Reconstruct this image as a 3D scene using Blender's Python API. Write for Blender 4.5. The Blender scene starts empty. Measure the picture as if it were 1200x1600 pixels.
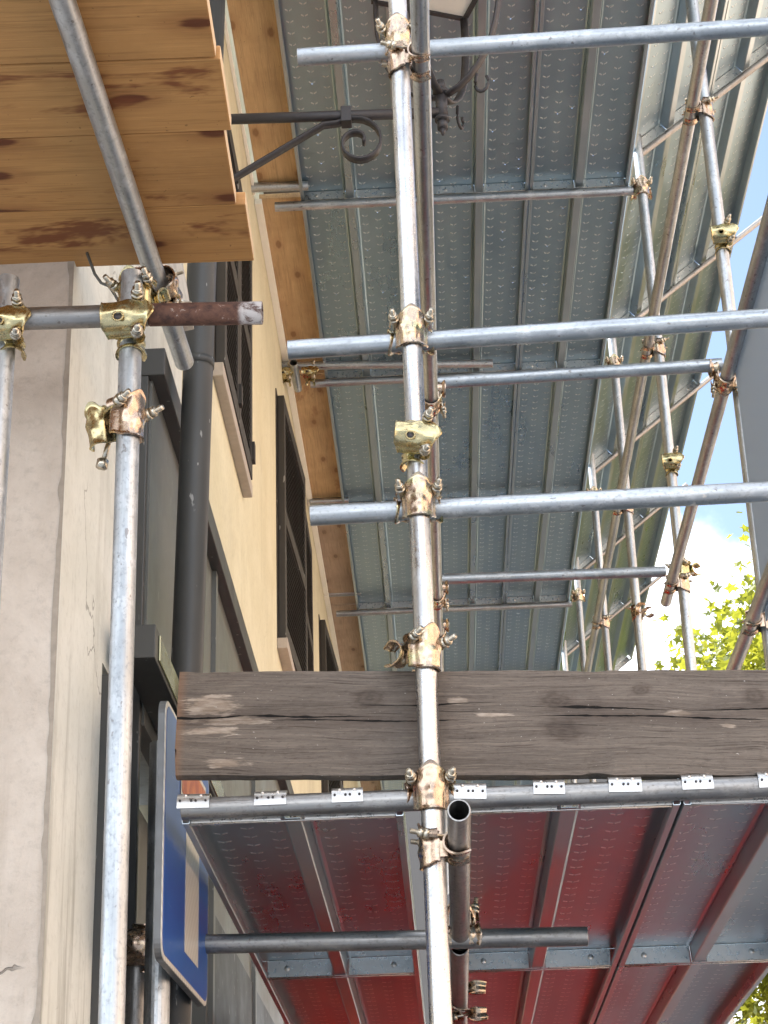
import bpy, bmesh, math, random
from mathutils import Vector, Matrix, noise
random.seed(7)
R = math.radians
scene = bpy.context.scene
C = scene.collection

# ------------------------------------------------------------------ camera
# camera stands at the origin (eye height), ground at z = -1.6; X to the street, Y along the facade
PPX, PPY, FPX = 600.0, 800.0, 2933.13
def _n(v): return v / v.length
_Y = _n(Vector((718 - PPX, 2130 - PPY, FPX)))
_Z = _n(Vector((390 - PPX, -5650 - PPY, FPX)))
_Z = _n(_Z - _Y * _Z.dot(_Y))
_X = _Y.cross(_Z)
cd = bpy.data.cameras.new('camera')
cam = bpy.data.objects.new('camera', cd)
C.objects.link(cam)
right = Vector((_X[0], _Y[0], _Z[0])); down = Vector((_X[1], _Y[1], _Z[1])); fwd = Vector((_X[2], _Y[2], _Z[2]))
m = Matrix.Identity(4)
for i in range(3):
    m[i][0] = right[i]; m[i][1] = -down[i]; m[i][2] = -fwd[i]
cam.matrix_world = m
cd.sensor_fit = 'VERTICAL'; cd.sensor_height = 36.0; cd.sensor_width = 27.0
cd.lens = FPX / 1600.0 * 36.0
cd.clip_start = 0.05; cd.clip_end = 3000
scene.camera = cam
scene.render.resolution_x = 768; scene.render.resolution_y = 1024

def at(px, py, X=None, Y=None, Z=None):
    d = right * (px - PPX) + down * (py - PPY) + fwd * FPX
    t = X / d[0] if X is not None else Y / d[1] if Y is not None else Z / d[2]
    return d * t

# ------------------------------------------------------------------ light
SUN_DIR = Vector((-0.60, 0.20, 0.77)).normalized()      # towards the sun: over the house roof
el = math.asin(SUN_DIR.z); az = math.atan2(SUN_DIR.x, SUN_DIR.y)
sd = bpy.data.lights.new('sun', 'SUN'); sd.energy = 5.0; sd.angle = R(0.5); sd.color = (1.0, 0.965, 0.92)
so = bpy.data.objects.new('sun', sd); C.objects.link(so)
so.rotation_euler = SUN_DIR.to_track_quat('Z', 'Y').to_euler()
so.location = (-6, 4, 12)
w = bpy.data.worlds.new('World'); scene.world = w; w.use_nodes = True
wn = w.node_tree; wn.nodes.clear()
def wnode(t): return wn.nodes.new(t)
wo = wnode('ShaderNodeOutputWorld'); bg = wnode('ShaderNodeBackground'); bg.inputs[1].default_value = 0.145
sky = wnode('ShaderNodeTexSky'); sky.sky_type = 'NISHITA'; sky.sun_disc = False
sky.sun_elevation = el; sky.sun_rotation = az; sky.air_density = 1.0; sky.dust_density = 2.2
tc = wnode('ShaderNodeTexCoord'); nz = wnode('ShaderNodeTexNoise')
nz.inputs['Scale'].default_value = 5.5; nz.inputs['Detail'].default_value = 7; nz.inputs['Roughness'].default_value = 0.55
sx = wnode('ShaderNodeSeparateXYZ'); wn.links.new(tc.outputs['Generated'], sx.inputs[0])
wn.links.new(tc.outputs['Generated'], nz.inputs['Vector'])
m1 = wnode('ShaderNodeMath'); m1.operation = 'MULTIPLY_ADD'; m1.inputs[1].default_value = -3.0; m1.inputs[2].default_value = 1.26
wn.links.new(sx.outputs[2], m1.inputs[0])            # rises towards the horizon: cumulus bank low, blue above
m1.use_clamp = False
m2 = wnode('ShaderNodeMath'); m2.operation = 'ADD'; wn.links.new(m1.outputs[0], m2.inputs[0]); wn.links.new(nz.outputs[0], m2.inputs[1])
mr = wnode('ShaderNodeMapRange'); mr.interpolation_type = 'SMOOTHSTEP'
mr.inputs[1].default_value = 0.50; mr.inputs[2].default_value = 0.64; wn.links.new(m2.outputs[0], mr.inputs[0])
# broken cloud over the rest of the sky, open blue towards the end of the street
dt = wnode('ShaderNodeVectorMath'); dt.operation = 'DOT_PRODUCT'; wn.links.new(tc.outputs['Generated'], dt.inputs[0]); dt.inputs[1].default_value = Vector((.25, .80, .50)).normalized()
m3 = wnode('ShaderNodeMapRange'); m3.inputs[1].default_value = .55; m3.inputs[2].default_value = .95; m3.inputs[3].default_value = .10; m3.inputs[4].default_value = -.12  # cloud outside the view added to whiten reflections and lift ambient light
wn.links.new(dt.outputs['Value'], m3.inputs[0])
m4 = wnode('ShaderNodeMath'); m4.operation = 'MAXIMUM'; wn.links.new(m1.outputs[0], m4.inputs[0]); wn.links.new(m3.outputs[0], m4.inputs[1]); wn.links.new(m4.outputs[0], m2.inputs[0])
mx = wnode('ShaderNodeMix'); mx.data_type = 'RGBA'; wn.links.new(mr.outputs[0], mx.inputs[0])
wn.links.new(sky.outputs[0], mx.inputs[6]); mx.inputs[7].default_value = (8.8, 9.2, 9.8, 1)
wn.links.new(mx.outputs[2], bg.inputs[0]); wn.links.new(bg.outputs[0], wo.inputs[0])
scene.view_settings.view_transform = 'Standard'; scene.view_settings.look = 'None'
scene.view_settings.gamma = 1.0; scene.view_settings.use_curve_mapping = False
scene.view_settings.exposure = 1.28

# ------------------------------------------------------------------ materials
class NB:
    """small node builder"""
    def __init__(s, name):
        s.m = bpy.data.materials.new(name); s.m.use_nodes = True; s.t = s.m.node_tree; s.t.nodes.clear()
        s.out = s.t.nodes.new('ShaderNodeOutputMaterial'); s.b = s.t.nodes.new('ShaderNodeBsdfPrincipled')
        s.t.links.new(s.b.outputs[0], s.out.inputs[0]); s._tc = None
    def n(s, t): return s.t.nodes.new(t)
    def set(s, sock, v):
        if isinstance(v, bpy.types.NodeSocket): s.t.links.new(v, sock)
        elif isinstance(v, (tuple, list)) and len(v) == 3 and sock.type == 'RGBA': sock.default_value = (*v, 1)
        else: sock.default_value = v
    def obj(s):
        if not s._tc: s._tc = s.n('ShaderNodeTexCoord')
        return s._tc.outputs['Object']
    def rnd(s):
        return s.n('ShaderNodeObjectInfo').outputs['Random']
    def math(s, op, a, b=0.0, c=0.0, clamp=False):
        k = s.n('ShaderNodeMath'); k.operation = op; k.use_clamp = clamp
        s.set(k.inputs[0], a); s.set(k.inputs[1], b); s.set(k.inputs[2], c); return k.outputs[0]
    def mapping(s, v, sc=(1, 1, 1), loc=(0, 0, 0), jitter=False):
        k = s.n('ShaderNodeMapping'); s.set(k.inputs[0], v); k.inputs['Scale'].default_value = sc; k.inputs['Location'].default_value = loc
        if jitter:
            cx = s.n('ShaderNodeCombineXYZ'); r = s.math('MULTIPLY', s.rnd(), 37.0)
            for i in range(3): s.set(cx.inputs[i], r)
            s.set(k.inputs['Location'], cx.outputs[0])
        return k.outputs[0]
    def noise(s, v, scale=5, detail=4, rough=.5, dist=0.0):
        k = s.n('ShaderNodeTexNoise'); s.set(k.inputs['Vector'], v); k.inputs['Scale'].default_value = scale
        k.inputs['Detail'].default_value = detail; k.inputs['Roughness'].default_value = rough; k.inputs['Distortion'].default_value = dist
        return k.outputs[0]
    def voro(s, v, scale=5, feature='F1', out='Distance', rand=1.0, dim='3D'):
        k = s.n('ShaderNodeTexVoronoi'); k.voronoi_dimensions = dim; k.feature = feature; s.set(k.inputs['Vector'], v); k.inputs['Scale'].default_value = scale
        k.inputs['Randomness'].default_value = rand; return k.outputs[out]
    def step(s, v, a, b, o0=0.0, o1=1.0):
        k = s.n('ShaderNodeMapRange'); k.interpolation_type = 'SMOOTHSTEP'; s.set(k.inputs[0], v)
        for i, x in zip((1, 2, 3, 4), (a, b, o0, o1)): s.set(k.inputs[i], x)
        return k.outputs[0]
    def mix(s, f, a, b, mode='MIX'):
        k = s.n('ShaderNodeMix'); k.data_type = 'RGBA'; k.blend_type = mode; s.set(k.inputs[0], f); s.set(k.inputs[6], a); s.set(k.inputs[7], b)
        return k.outputs[2]
    def ramp(s, f, stops):
        k = s.n('ShaderNodeValToRGB'); s.set(k.inputs[0], f); e = k.color_ramp.elements
        while len(e) < len(stops): e.new(.5)
        for x, (p, c) in zip(e, stops): x.position = p; x.color = (*c, 1)
        return k.outputs[0]
    def sep(s, v):
        k = s.n('ShaderNodeSeparateXYZ'); s.set(k.inputs[0], v); return k.outputs
    def bump(s, h, strength=.3, dist=.01):
        k = s.n('ShaderNodeBump'); s.set(k.inputs['Height'], h); k.inputs['Strength'].default_value = strength; k.inputs['Distance'].default_value = dist
        s.t.links.new(k.outputs[0], s.b.inputs['Normal']); return k
    def fin(s, base=None, rough=None, metal=None, spec=None):
        if base is not None: s.set(s.b.inputs['Base Color'], base)
        if rough is not None: s.set(s.b.inputs['Roughness'], rough)
        if metal is not None: s.set(s.b.inputs['Metallic'], metal)
        if spec is not None: s.set(s.b.inputs['Specular IOR Level'], spec)
        return s.m

def plain(name, col, rough=.5, metal=0.0, var=.12, sc=25, bump=.0):
    k = NB(name); v = k.mapping(k.obj(), jitter=True)
    f = k.noise(v, sc, 5, .6)
    c = k.mix(f, tuple(x * (1 - var) for x in col), tuple(min(1, x * (1 + var)) for x in col))
    if bump: k.bump(f, bump, .004)
    return k.fin(c, k.step(f, .3, .7, max(.05, rough - .08), rough + .1), metal)

def tube_mat(name, dark, light, r0, r1, patch=.4, metal=.95):
    k = NB(name); o = k.obj()
    st = k.noise(k.mapping(o, (55, 55, 1.6), jitter=True), 1.0, 5, .6)         # drawn streaks along the tube
    pt = k.noise(k.mapping(o, (1, 1, .55), jitter=True), 30, 7, .7)             # zinc blotches
    fl = k.noise(k.mapping(o, (1, 1, .8), jitter=True), 120, 3, .6)             # fine spangle
    big = k.noise(k.mapping(o, (3, 3, 1), jitter=True), 2.2, 4, .6)
    c = k.mix(k.step(st, .3, .7), dark, light)
    c = k.mix(k.math('MULTIPLY', k.step(pt, .50, .62), patch), c, tuple(min(1, x * 1.3) for x in light))
    c = k.mix(k.math('MULTIPLY', k.step(big, .48, .70), .5), c, tuple(x * .68 for x in dark))
    c = k.mix(k.math('MULTIPLY', k.step(fl, .52, .70), .35), c, tuple(x * .62 for x in dark))
    sp = k.step(k.noise(k.mapping(o, (1, 1, .7), jitter=True), 60, 2, .5), .68, .73)
    c = k.mix(k.math('MULTIPLY', sp, .55), c, (.13, .10, .085))
    mo = k.step(k.noise(k.mapping(o, (1, 1, .8), jitter=True), 17, 5, .7), .69, .72)   # dried mortar splashes
    c = k.mix(k.math('MULTIPLY', mo, .75), c, (.50, .48, .45))
    scr = k.step(k.noise(k.mapping(o, (160, 160, 7), jitter=True), 1.0, 2, .5), .70, .75)
    c = k.mix(k.math('MULTIPLY', scr, .4), c, tuple(min(1, x * 1.4) for x in light))
    rr = k.math('ADD', k.step(pt, .35, .68, r0, r1), k.math('MULTIPLY', k.math('SUBTRACT', k.rnd(), .5), .10))
    rr = k.math('ADD', rr, k.math('MULTIPLY', k.step(fl, .45, .7), .10))
    mt = k.math('MULTIPLY', k.math('SUBTRACT', 1.0, k.math('MULTIPLY', mo, .8)), metal)
    k.bump(k.math('ADD', k.math('ADD', k.math('MULTIPLY', st, .4), k.math('MULTIPLY', pt, .5)), k.math('MULTIPLY', mo, 1.2)), .16, .002)
    return k.fin(c, rr, mt)

M = {}
M['tube'] = tube_mat('galvanised_tube', (.34, .365, .385), (.54, .57, .59), .33, .52)
M['tube_bright'] = tube_mat('new_galvanised_tube', (.46, .46, .47), (.64, .67, .69), .20, .38, .25, 1.0)
M['tube_old'] = tube_mat('weathered_tube', (.25, .24, .23), (.40, .39, .375), .34, .55, .3)
# rusty tube
k = NB('rusty_tube'); o = k.obj()
pt = k.noise(k.mapping(o, (1, 1, .8)), 38, 7, .7, .6)
c = k.mix(k.step(pt, .35, .6), (.045, .02, .014), (.12, .055, .035))
c = k.mix(k.step(pt, .60, .67), c, (.36, .31, .27))
c = k.mix(k.step(k.sep(o)[2], .185, .2), c, k.mix(k.step(pt, .42, .56), (.10, .06, .05), (.45, .43, .42)))
k.bump(pt, .5, .003); M['rust'] = k.fin(c, .75, .1)

def deck_mat(name, col, chev):
    k = NB(name); o = k.obj(); x, y, z = k.sep(o)
    f = k.noise(k.mapping(o, (3, .7, 3), jitter=True), 3, 5, .6)
    f2 = k.noise(k.mapping(o, (1, 1, 1), jitter=True), 38, 4, .6)
    c = k.mix(f, tuple(v * .78 for v in col), tuple(v * 1.12 for v in col))
    c = k.mix(k.math('MULTIPLY', k.step(f2, .5, .7), .08), c, tuple(v * 1.2 for v in col))
    spot = k.step(k.noise(k.mapping(o, (1, .35, 1), jitter=True), 5, 5, .6), .58, .75)
    c = k.mix(k.math('MULTIPLY', spot, .12), c, (.30, .28, .25))
    rough = k.math('ADD', k.step(f, .3, .7, .24, .36), k.math('MULTIPLY', k.rnd(), .08))
    c = k.mix(k.math('MULTIPLY', k.rnd(), .28), c, tuple(v * .72 for v in col))
    spl = k.step(k.noise(k.mapping(o, (1, 1, 1), jitter=True), 30, 4, .7), .71, .74)
    c = k.mix(k.math('MULTIPLY', spl, .5), c, (.55, .52, .48))
    if chev:
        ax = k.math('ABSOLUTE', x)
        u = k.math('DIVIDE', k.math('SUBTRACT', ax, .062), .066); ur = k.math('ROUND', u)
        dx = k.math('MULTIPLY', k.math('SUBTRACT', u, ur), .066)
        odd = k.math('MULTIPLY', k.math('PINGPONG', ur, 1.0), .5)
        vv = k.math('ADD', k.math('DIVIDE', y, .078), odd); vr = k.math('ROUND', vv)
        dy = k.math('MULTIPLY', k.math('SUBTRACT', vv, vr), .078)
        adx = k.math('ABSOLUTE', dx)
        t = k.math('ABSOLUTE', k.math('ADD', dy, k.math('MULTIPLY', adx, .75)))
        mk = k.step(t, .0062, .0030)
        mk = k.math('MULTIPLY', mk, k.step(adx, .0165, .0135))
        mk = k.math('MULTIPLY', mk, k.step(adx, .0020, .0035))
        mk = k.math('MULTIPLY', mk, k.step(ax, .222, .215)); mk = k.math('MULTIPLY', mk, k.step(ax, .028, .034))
        dents = k.noise(k.mapping(o, (1, .35, 1), jitter=True), 3, 1, .4)
        h = k.math('ADD', mk, k.math('MULTIPLY', dents, .8))
        k.bump(h, .8, .006)
        c = k.mix(k.math('MULTIPLY', mk, .6), c, (.88, .88, .86))  # lighter worn zinc on the treads, also painting in their glints
        # pierced holes beside the treads, a few of them clear
        cell = k.n('ShaderNodeCombineXYZ'); k.set(cell.inputs[0], k.math('MULTIPLY', ur, k.math('SIGN', x))); k.set(cell.inputs[1], vr); k.set(cell.inputs[2], k.math('MULTIPLY', k.rnd(), 50))
        wn_ = k.n('ShaderNodeTexWhiteNoise'); k.set(wn_.inputs[0], cell.outputs[0])
        hd = k.math('SQRT', k.math('ADD', k.math('POWER', adx, 2.0), k.math('POWER', k.math('SUBTRACT', dy, .006), 2.0)))
        hole = k.math('MULTIPLY', k.math('LESS_THAN', hd, .0040), k.math('GREATER_THAN', wn_.outputs[0], .93))
        hole = k.math('MULTIPLY', hole, k.math('LESS_THAN', ax, .215)); hole = k.math('MULTIPLY', hole, k.math('GREATER_THAN', ax, .035))
        k.fin(c, rough, .92)
        tr = k.n('ShaderNodeBsdfTransparent'); mxs = k.n('ShaderNodeMixShader'); k.set(mxs.inputs[0], hole)
        k.t.links.new(k.b.outputs[0], mxs.inputs[1]); k.t.links.new(tr.outputs[0], mxs.inputs[2]); k.t.links.new(mxs.outputs[0], k.out.inputs[0])
        return k.m
    k.bump(f2, .1, .002)
    return k.fin(c, rough, .92)
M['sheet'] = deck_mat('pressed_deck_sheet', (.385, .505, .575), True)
M['flange'] = deck_mat('deck_flange', (.48, .55, .585), False)
M['plate'] = plain('zinc_plate', (.60, .59, .57), .32, .95, .15, 60)

def coupler_mat(name, ca, cb, cc):
    k = NB(name); g = k.n('ShaderNodeNewGeometry').outputs['Position']
    f = k.noise(k.mapping(g, (1, 1, 1)), 19, 3, .5, .8); f2 = k.noise(g, 90, 3, .6)
    c = k.ramp(f, [(.30, ca), (.46, cb), (.58, ca), (.70, cc)])
    c = k.mix(k.math('MULTIPLY', k.step(f2, .56, .74), .45), c, tuple(v * .4 for v in ca))
    k.bump(k.math('ADD', k.math('MULTIPLY', f2, .5), k.math('MULTIPLY', f, .9)), .16, .003)
    return k.fin(c, k.step(f2, .3, .75, .17, .38), 1.0)
M['coupler'] = coupler_mat('passivated_zinc', (.58, .48, .32), (.50, .38, .30), (.54, .55, .32))
M['coupler_gold'] = coupler_mat('yellow_zinc', (.58, .50, .27), (.50, .42, .24), (.52, .53, .30))
M['coupler_copper'] = coupler_mat('bronze_zinc', (.52, .41, .30), (.47, .345, .265), (.50, .46, .31))
M['bolt'] = plain('bolt_steel', (.52, .47, .38), .3, 1.0, .25, 80, .2)

def wood(name, c0, c1, stain, knots=.5, stainamt=.6, axis=0):
    k = NB(name); o = k.obj()
    st = [11, 11, 11]; st[axis] = .9
    ring = k.noise(k.mapping(o, tuple(st), jitter=True), 2.2, 6, .65, .5)
    st2 = [120, 120, 120]; st2[axis] = 4
    fine = k.noise(k.mapping(o, tuple(st2), jitter=True), 1.0, 3, .6)
    c = k.mix(k.step(ring, .22, .78, .2, .8), c0, c1)
    st3 = [300, 300, 300]; st3[axis] = 7
    hair = k.noise(k.mapping(o, tuple(st3), jitter=True), 1.0, 3, .6)
    c = k.mix(k.math('MULTIPLY', k.step(fine, .48, .70), .5), c, tuple(v * .6 for v in c0))
    c = k.mix(k.math('MULTIPLY', k.step(hair, .55, .72), .4), c, tuple(min(1, v * 1.35) for v in c1))
    patch = k.noise(k.mapping(o, jitter=True), 2.4, 6, .65)
    c = k.mix(k.math('MULTIPLY', k.step(patch, .42, .70), .45), c, tuple(v * .7 for v in c0))
    spk = k.step(k.noise(k.mapping(o, jitter=True), 85, 2, .5), .72, .76)
    c = k.mix(k.math('MULTIPLY', spk, .6), c, tuple(v * .35 for v in c0))
    ks = [5.0, 5.0, 5.0]; ks[axis] = 2.2
    vd = k.math('ADD', k.voro(k.mapping(o, tuple(ks), jitter=True), 1.0, dim='2D'), k.math('MULTIPLY_ADD', fine, .10, -.05))
    kn = k.step(vd, .05, .10, 1, 0)
    c = k.mix(k.math('MULTIPLY', kn, knots), c, tuple(v * .6 for v in stain))
    halo = k.step(vd, .10, .24, 1, 0)
    c = k.mix(k.math('MULTIPLY', halo, .3 * knots), c, stain)
    ss = [7, 7, 7]; ss[axis] = 2.0
    sn = k.noise(k.mapping(o, tuple(ss), jitter=True), 1.0, 5, .65, .3)
    c = k.mix(k.math('MULTIPLY', k.step(sn, .605, .68), stainamt), c, stain)
    k.bump(k.math('ADD', fine, k.math('MULTIPLY', ring, .6)), .3, .003)
    return k.fin(c, k.step(ring, .2, .8, .5, .72), 0.0, .35)
M['board'] = wood('pine_board', (.345, .17, .055), (.47, .255, .09), (.15, .045, .015), 1.0, .9)
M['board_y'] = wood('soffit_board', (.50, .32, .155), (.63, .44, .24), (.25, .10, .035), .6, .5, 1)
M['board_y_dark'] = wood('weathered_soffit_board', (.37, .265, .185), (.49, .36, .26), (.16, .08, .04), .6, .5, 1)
M['endgrain'] = plain('sawn_board_end', (.62, .46, .29), .75, 0, .2, 40, .3)
M['batten'] = plain('white_batten', (.88, .86, .78), .7, 0, .06, 12, .1)
M['greyplank'] = wood('grey_plank', (.45, .40, .34), (.55, .5, .44), (.25, .2, .16), .3, .3, 2)

# old beam with cracks
k = NB('old_beam'); o = k.obj(); x, y, z = k.sep(o)
wob = k.noise(k.mapping(o, (1.1, 1, 3.5)), 1.2, 3, .5)
zz = k.math('ADD', z, k.math('MULTIPLY_ADD', wob, .09, -.045))
gv = k.n('ShaderNodeCombineXYZ'); k.set(gv.inputs[0], k.math('MULTIPLY', x, .9)); k.set(gv.inputs[1], k.math('MULTIPLY', y, 18)); k.set(gv.inputs[2], k.math('MULTIPLY', zz, 26)); gv = gv.outputs[0]
ring = k.noise(gv, 1.5, 7, .7); fine = k.noise(k.mapping(gv, (3.5, 6, 6)), 1.6, 5, .7); hair = k.noise(k.mapping(gv, (2.2, 14, 14)), 1.4, 3, .6)
blot = k.noise(k.mapping(o, (2.2, 1, 5)), 2.2, 6, .65)
c = k.mix(k.step(ring, .30, .70), (.112, .092, .076), (.178, .147, .122))
c = k.mix(k.math('MULTIPLY', k.step(blot, .50, .68), .55), c, (.10, .082, .070))
c = k.mix(k.math('MULTIPLY', k.step(fine, .54, .68), .75), c, (.048, .034, .027))
c = k.mix(k.math('MULTIPLY', k.step(fine, .46, .34), .45), c, (.25, .205, .165))
c = k.mix(k.math('MULTIPLY', k.step(hair, .62, .70), .8), c, (.022, .016, .013))
grit = k.noise(k.mapping(o, (60, 1, 210)), 1.0, 4, .7); c = k.mix(k.math('MULTIPLY', k.step(grit, .52, .72), .5), c, (.05, .038, .03)); c = k.mix(k.math('MULTIPLY', k.step(grit, .44, .28), .4), c, (.24, .20, .17))
def blob(px, pz, rx, rz, thr=0.0):
    dxx = k.math('DIVIDE', k.math('SUBTRACT', x, px), rx); dzz = k.math('DIVIDE', k.math('SUBTRACT', z, pz), rz)
    d = k.math('SQRT', k.math('ADD', k.math('MULTIPLY', dxx, dxx), k.math('MULTIPLY', dzz, dzz)))
    return d
tear = k.noise(k.mapping(o, (9, 1, 55)), 1.6, 4, .65)
for px, pz, rx, rz in ((-.50, .040, .075, .030), (-.455, .004, .10, .013), (-.50, -.020, .07, .012), (-.462, -.095, .05, .016), (.137, .016, .04, .006), (.56, .018, .055, .008), (.06, .05, .03, .01), (.66, -.01, .02, .006)):
    d = k.math('ADD', blob(px, pz, rx, rz), k.math('MULTIPLY_ADD', tear, 2.6, -1.3))
    c = k.mix(k.math('MULTIPLY', k.step(d, .95, .55), .85), c, k.mix(k.step(tear, .3, .6), (.46, .39, .32), (.27, .21, .16)))
for px, pz, rr in ((-.14, .056, .022), (.283, .046, .024), (.29, -.018, .03), (.47, .075, .014), (-.02, -.06, .013), (.72, .06, .02)):
    d = blob(px, pz, rr * 1.5, rr); dn = k.math('ADD', k.math('ADD', d, k.math('MULTIPLY_ADD', tear, 1.6, -.8)), k.math('MULTIPLY_ADD', blot, 1.4, -.7))
    rg = k.math('SINE', k.math('MULTIPLY', dn, 11.0))
    c = k.mix(k.math('MULTIPLY', k.step(dn, 1.5, .5), k.math('MULTIPLY_ADD', rg, .12, .5)), c, (.045, .032, .025))
crk = None
for base, amp, fr, ofs, w0, x0, x1 in ((.012, .050, 1.5, 0.0, .0034, -.75, -.10), (.040, .030, 1.7, 3.3, .0022, -.22, .20), (.004, .035, 1.3, 5.3, .0024, -.42, .14), (.032, .045, 1.1, 7.1, .0042, .16, .56), (.012, .040, 1.3, 9.4, .0030, .18, .80), (.026, .04, 1.2, 12.2, .0030, .52, 1.2), (-.008, .035, 1.6, 14.0, .0020, .20, .44), (.085, .03, 2.2, 17.0, .0012, .20, .42), (-.10, .02, 2.2, 19.0, .0012, .0, .25)):
    cx = k.n('ShaderNodeCombineXYZ'); k.set(cx.inputs[0], k.math('MULTIPLY_ADD', x, fr, ofs))
    nn = k.math('ADD', k.noise(cx.outputs[0], 1.0, 2, .45), k.math('MULTIPLY', k.noise(k.mapping(o, (40, 0, 0)), 1, 2), .03))
    d = k.math('ABSOLUTE', k.math('SUBTRACT', z, k.math('MULTIPLY_ADD', k.math('SUBTRACT', nn, .5), amp * 2, base)))
    env = k.math('MULTIPLY', k.step(x, x0, x0 + .22), k.step(x, x1 - .22, x1, 1, 0))
    wv = k.math('MULTIPLY', k.math('MULTIPLY', k.step(k.noise(k.mapping(o, (13, 0, 0), (ofs, 0, 0)), 1, 3), .25, .75), w0 * 1.3), env)
    mk = k.step(k.math('DIVIDE', d, k.math('MAXIMUM', wv, .00008)), .6, 1.3, 1, 0)
    near = k.math('MULTIPLY', k.step(d, .003, .030, 1, 0), env)
    crk = (mk, near) if crk is None else (k.math('MAXIMUM', crk[0], mk), k.math('MAXIMUM', crk[1], near))
c = k.mix(k.math('MULTIPLY', crk[1], k.step(ring, .35, .65, .2, .65)), c, (.060, .044, .036))
c = k.mix(k.math('MULTIPLY', k.step(x, -.578, -.550, 1, 0), .6), c, (.23, .125, .07))
spk = k.step(k.noise(k.mapping(o, (1, 1, 1.6)), 95, 2, .5), .73, .77)
c = k.mix(k.math('MULTIPLY', spk, .8), c, (.45, .42, .38))
c = k.mix(crk[0], c, (.006, .005, .004))
k.bump(k.math('SUBTRACT', k.math('ADD', k.math('MULTIPLY', fine, -.9), k.math('MULTIPLY', ring, .6)), k.math('MULTIPLY', crk[0], 2.5)), .6, .004)
M['beam'] = k.fin(c, .80, 0, .25)

def plaster(name, c0, c1, stain, stain_amt, drip, bump=.35, crack=.6):
    k = NB(name); o = k.obj()
    f = k.noise(o, 2.6, 7, .68, .5); f2 = k.noise(o, 42, 6, .7); dr = k.noise(k.mapping(o, (7, 7, .55)), 1.3, 6, .62, .3)
    low = k.step(k.sep(o)[2], -.2, 2.1, 1, .25)
    c = k.mix(k.step(f, .32, .68), c0, c1)
    c = k.mix(k.math('MULTIPLY', k.step(f2, .48, .72), .28), c, tuple(v * .6 for v in c0))
    c = k.mix(k.math('MULTIPLY', k.math('MULTIPLY', k.step(dr, .5, .68), low), drip), c, stain)
    c = k.mix(k.math('MULTIPLY', k.step(k.noise(o, 1.1, 7, .7, .8), .52, .7), stain_amt), c, tuple(v * .8 for v in stain))
    wob = k.n('ShaderNodeVectorMath'); wob.operation = 'ADD'
    nz3 = k.n('ShaderNodeTexNoise'); k.set(nz3.inputs['Vector'], o); nz3.inputs['Scale'].default_value = 5; nz3.inputs['Detail'].default_value = 4
    sc3 = k.n('ShaderNodeVectorMath'); sc3.operation = 'SCALE'; k.set(sc3.inputs[0], nz3.outputs['Color']); sc3.inputs['Scale'].default_value = .35
    k.set(wob.inputs[0], o); k.set(wob.inputs[1], sc3.outputs[0])
    ed = k.voro(wob.outputs[0], 1.5, 'DISTANCE_TO_EDGE')
    cr = k.math('MULTIPLY', k.step(ed, .0025, .006, 1, 0), k.step(k.noise(k.mapping(o, loc=(3, 1, 2)), 1.6, 2), .52, .58))
    c = k.mix(k.math('MULTIPLY', cr, crack), c, tuple(v * .3 for v in stain))
    k.bump(k.math('SUBTRACT', k.math('ADD', f2, k.math('MULTIPLY', f, .8)), k.math('MULTIPLY', cr, 2.0)), bump, .004)
    return k.fin(c, .88, 0, .25)
M['pink'] = plaster('pink_plaster', (.475, .405, .335), (.61, .535, .455), (.29, .235, .18), .65, .45, .8)
M['chipped'] = plain('chipped_plaster_edge', (.33, .28, .225), .9, 0, .35, 45, .4)
M['cream'] = plaster('cream_plaster', (.60, .615, .565), (.68, .695, .65), (.24, .235, .20), .25, .95, .3, .5)
M['yellow'] = plaster('yellow_plaster', (.62, .575, .405), (.685, .645, .475), (.44, .40, .29), .35, .6, .22, .1)
M['peach'] = plaster('peach_plaster', (.80, .61, .47), (.83, .67, .54), (.64, .48, .36), .3, .3, .2)

def dark_paint(name, col, rough):
    k = NB(name); o = k.obj(); f = k.noise(o, 3, 5, .6); sc = k.noise(k.mapping(o, (60, 60, 5)), 1, 4, .6)
    c = k.mix(f, tuple(v * .8 for v in col), tuple(v * 1.25 for v in col))
    c = k.mix(k.math('MULTIPLY', k.step(k.noise(k.mapping(o, (3, 3, 1)), 14, 3), .68, .72), .5), c, (.45, .45, .43))
    k.bump(sc, .06, .002); return k.fin(c, k.step(f, .3, .7, rough, rough + .15), 0, .5)
M['anthracite'] = dark_paint('anthracite_paint', (.042, .043, .041), .38)
M['anthracite_panel'] = dark_paint('grey_panel_paint', (.115, .118, .108), .30)
M['shutter'] = dark_paint('brown_shutter_paint', (.04, .036, .031), .55)
M['iron'] = plain('black_iron', (.045, .042, .044), .5, .3, .3, 60, .3)
M['stone'] = plain('sill_stone', (.42, .37, .32), .7, 0, .25, 25, .3)
M['navy'] = dark_paint('dark_shop_window', (.014, .017, .024), .35)
k = NB('pale_grey_sheet'); f = k.noise(k.obj(), 3, 3); k.fin(k.mix(f, (.40, .45, .52), (.45, .50, .57)), .6)
tl = k.n('ShaderNodeBsdfTranslucent'); tl.inputs[0].default_value = (.42, .50, .58, 1); ms = k.n('ShaderNodeMixShader'); ms.inputs[0].default_value = .5
k.t.links.new(k.b.outputs[0], ms.inputs[1]); k.t.links.new(tl.outputs[0], ms.inputs[2]); k.t.links.new(ms.outputs[0], k.out.inputs[0]); M['greysheet'] = k.m
M['white'] = plain('white_enamel', (.75, .73, .68), .4, 0, .04, 10)
M['sign_back'] = plain('sign_back', (.16, .165, .17), .45, .6, .2, 30)
M['red_cloth'] = plain('red_canvas', (.72, .03, .02), .8, 0, .08, 10)
M['cable'] = plain('grey_cable', (.12, .12, .105), .6)
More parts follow.
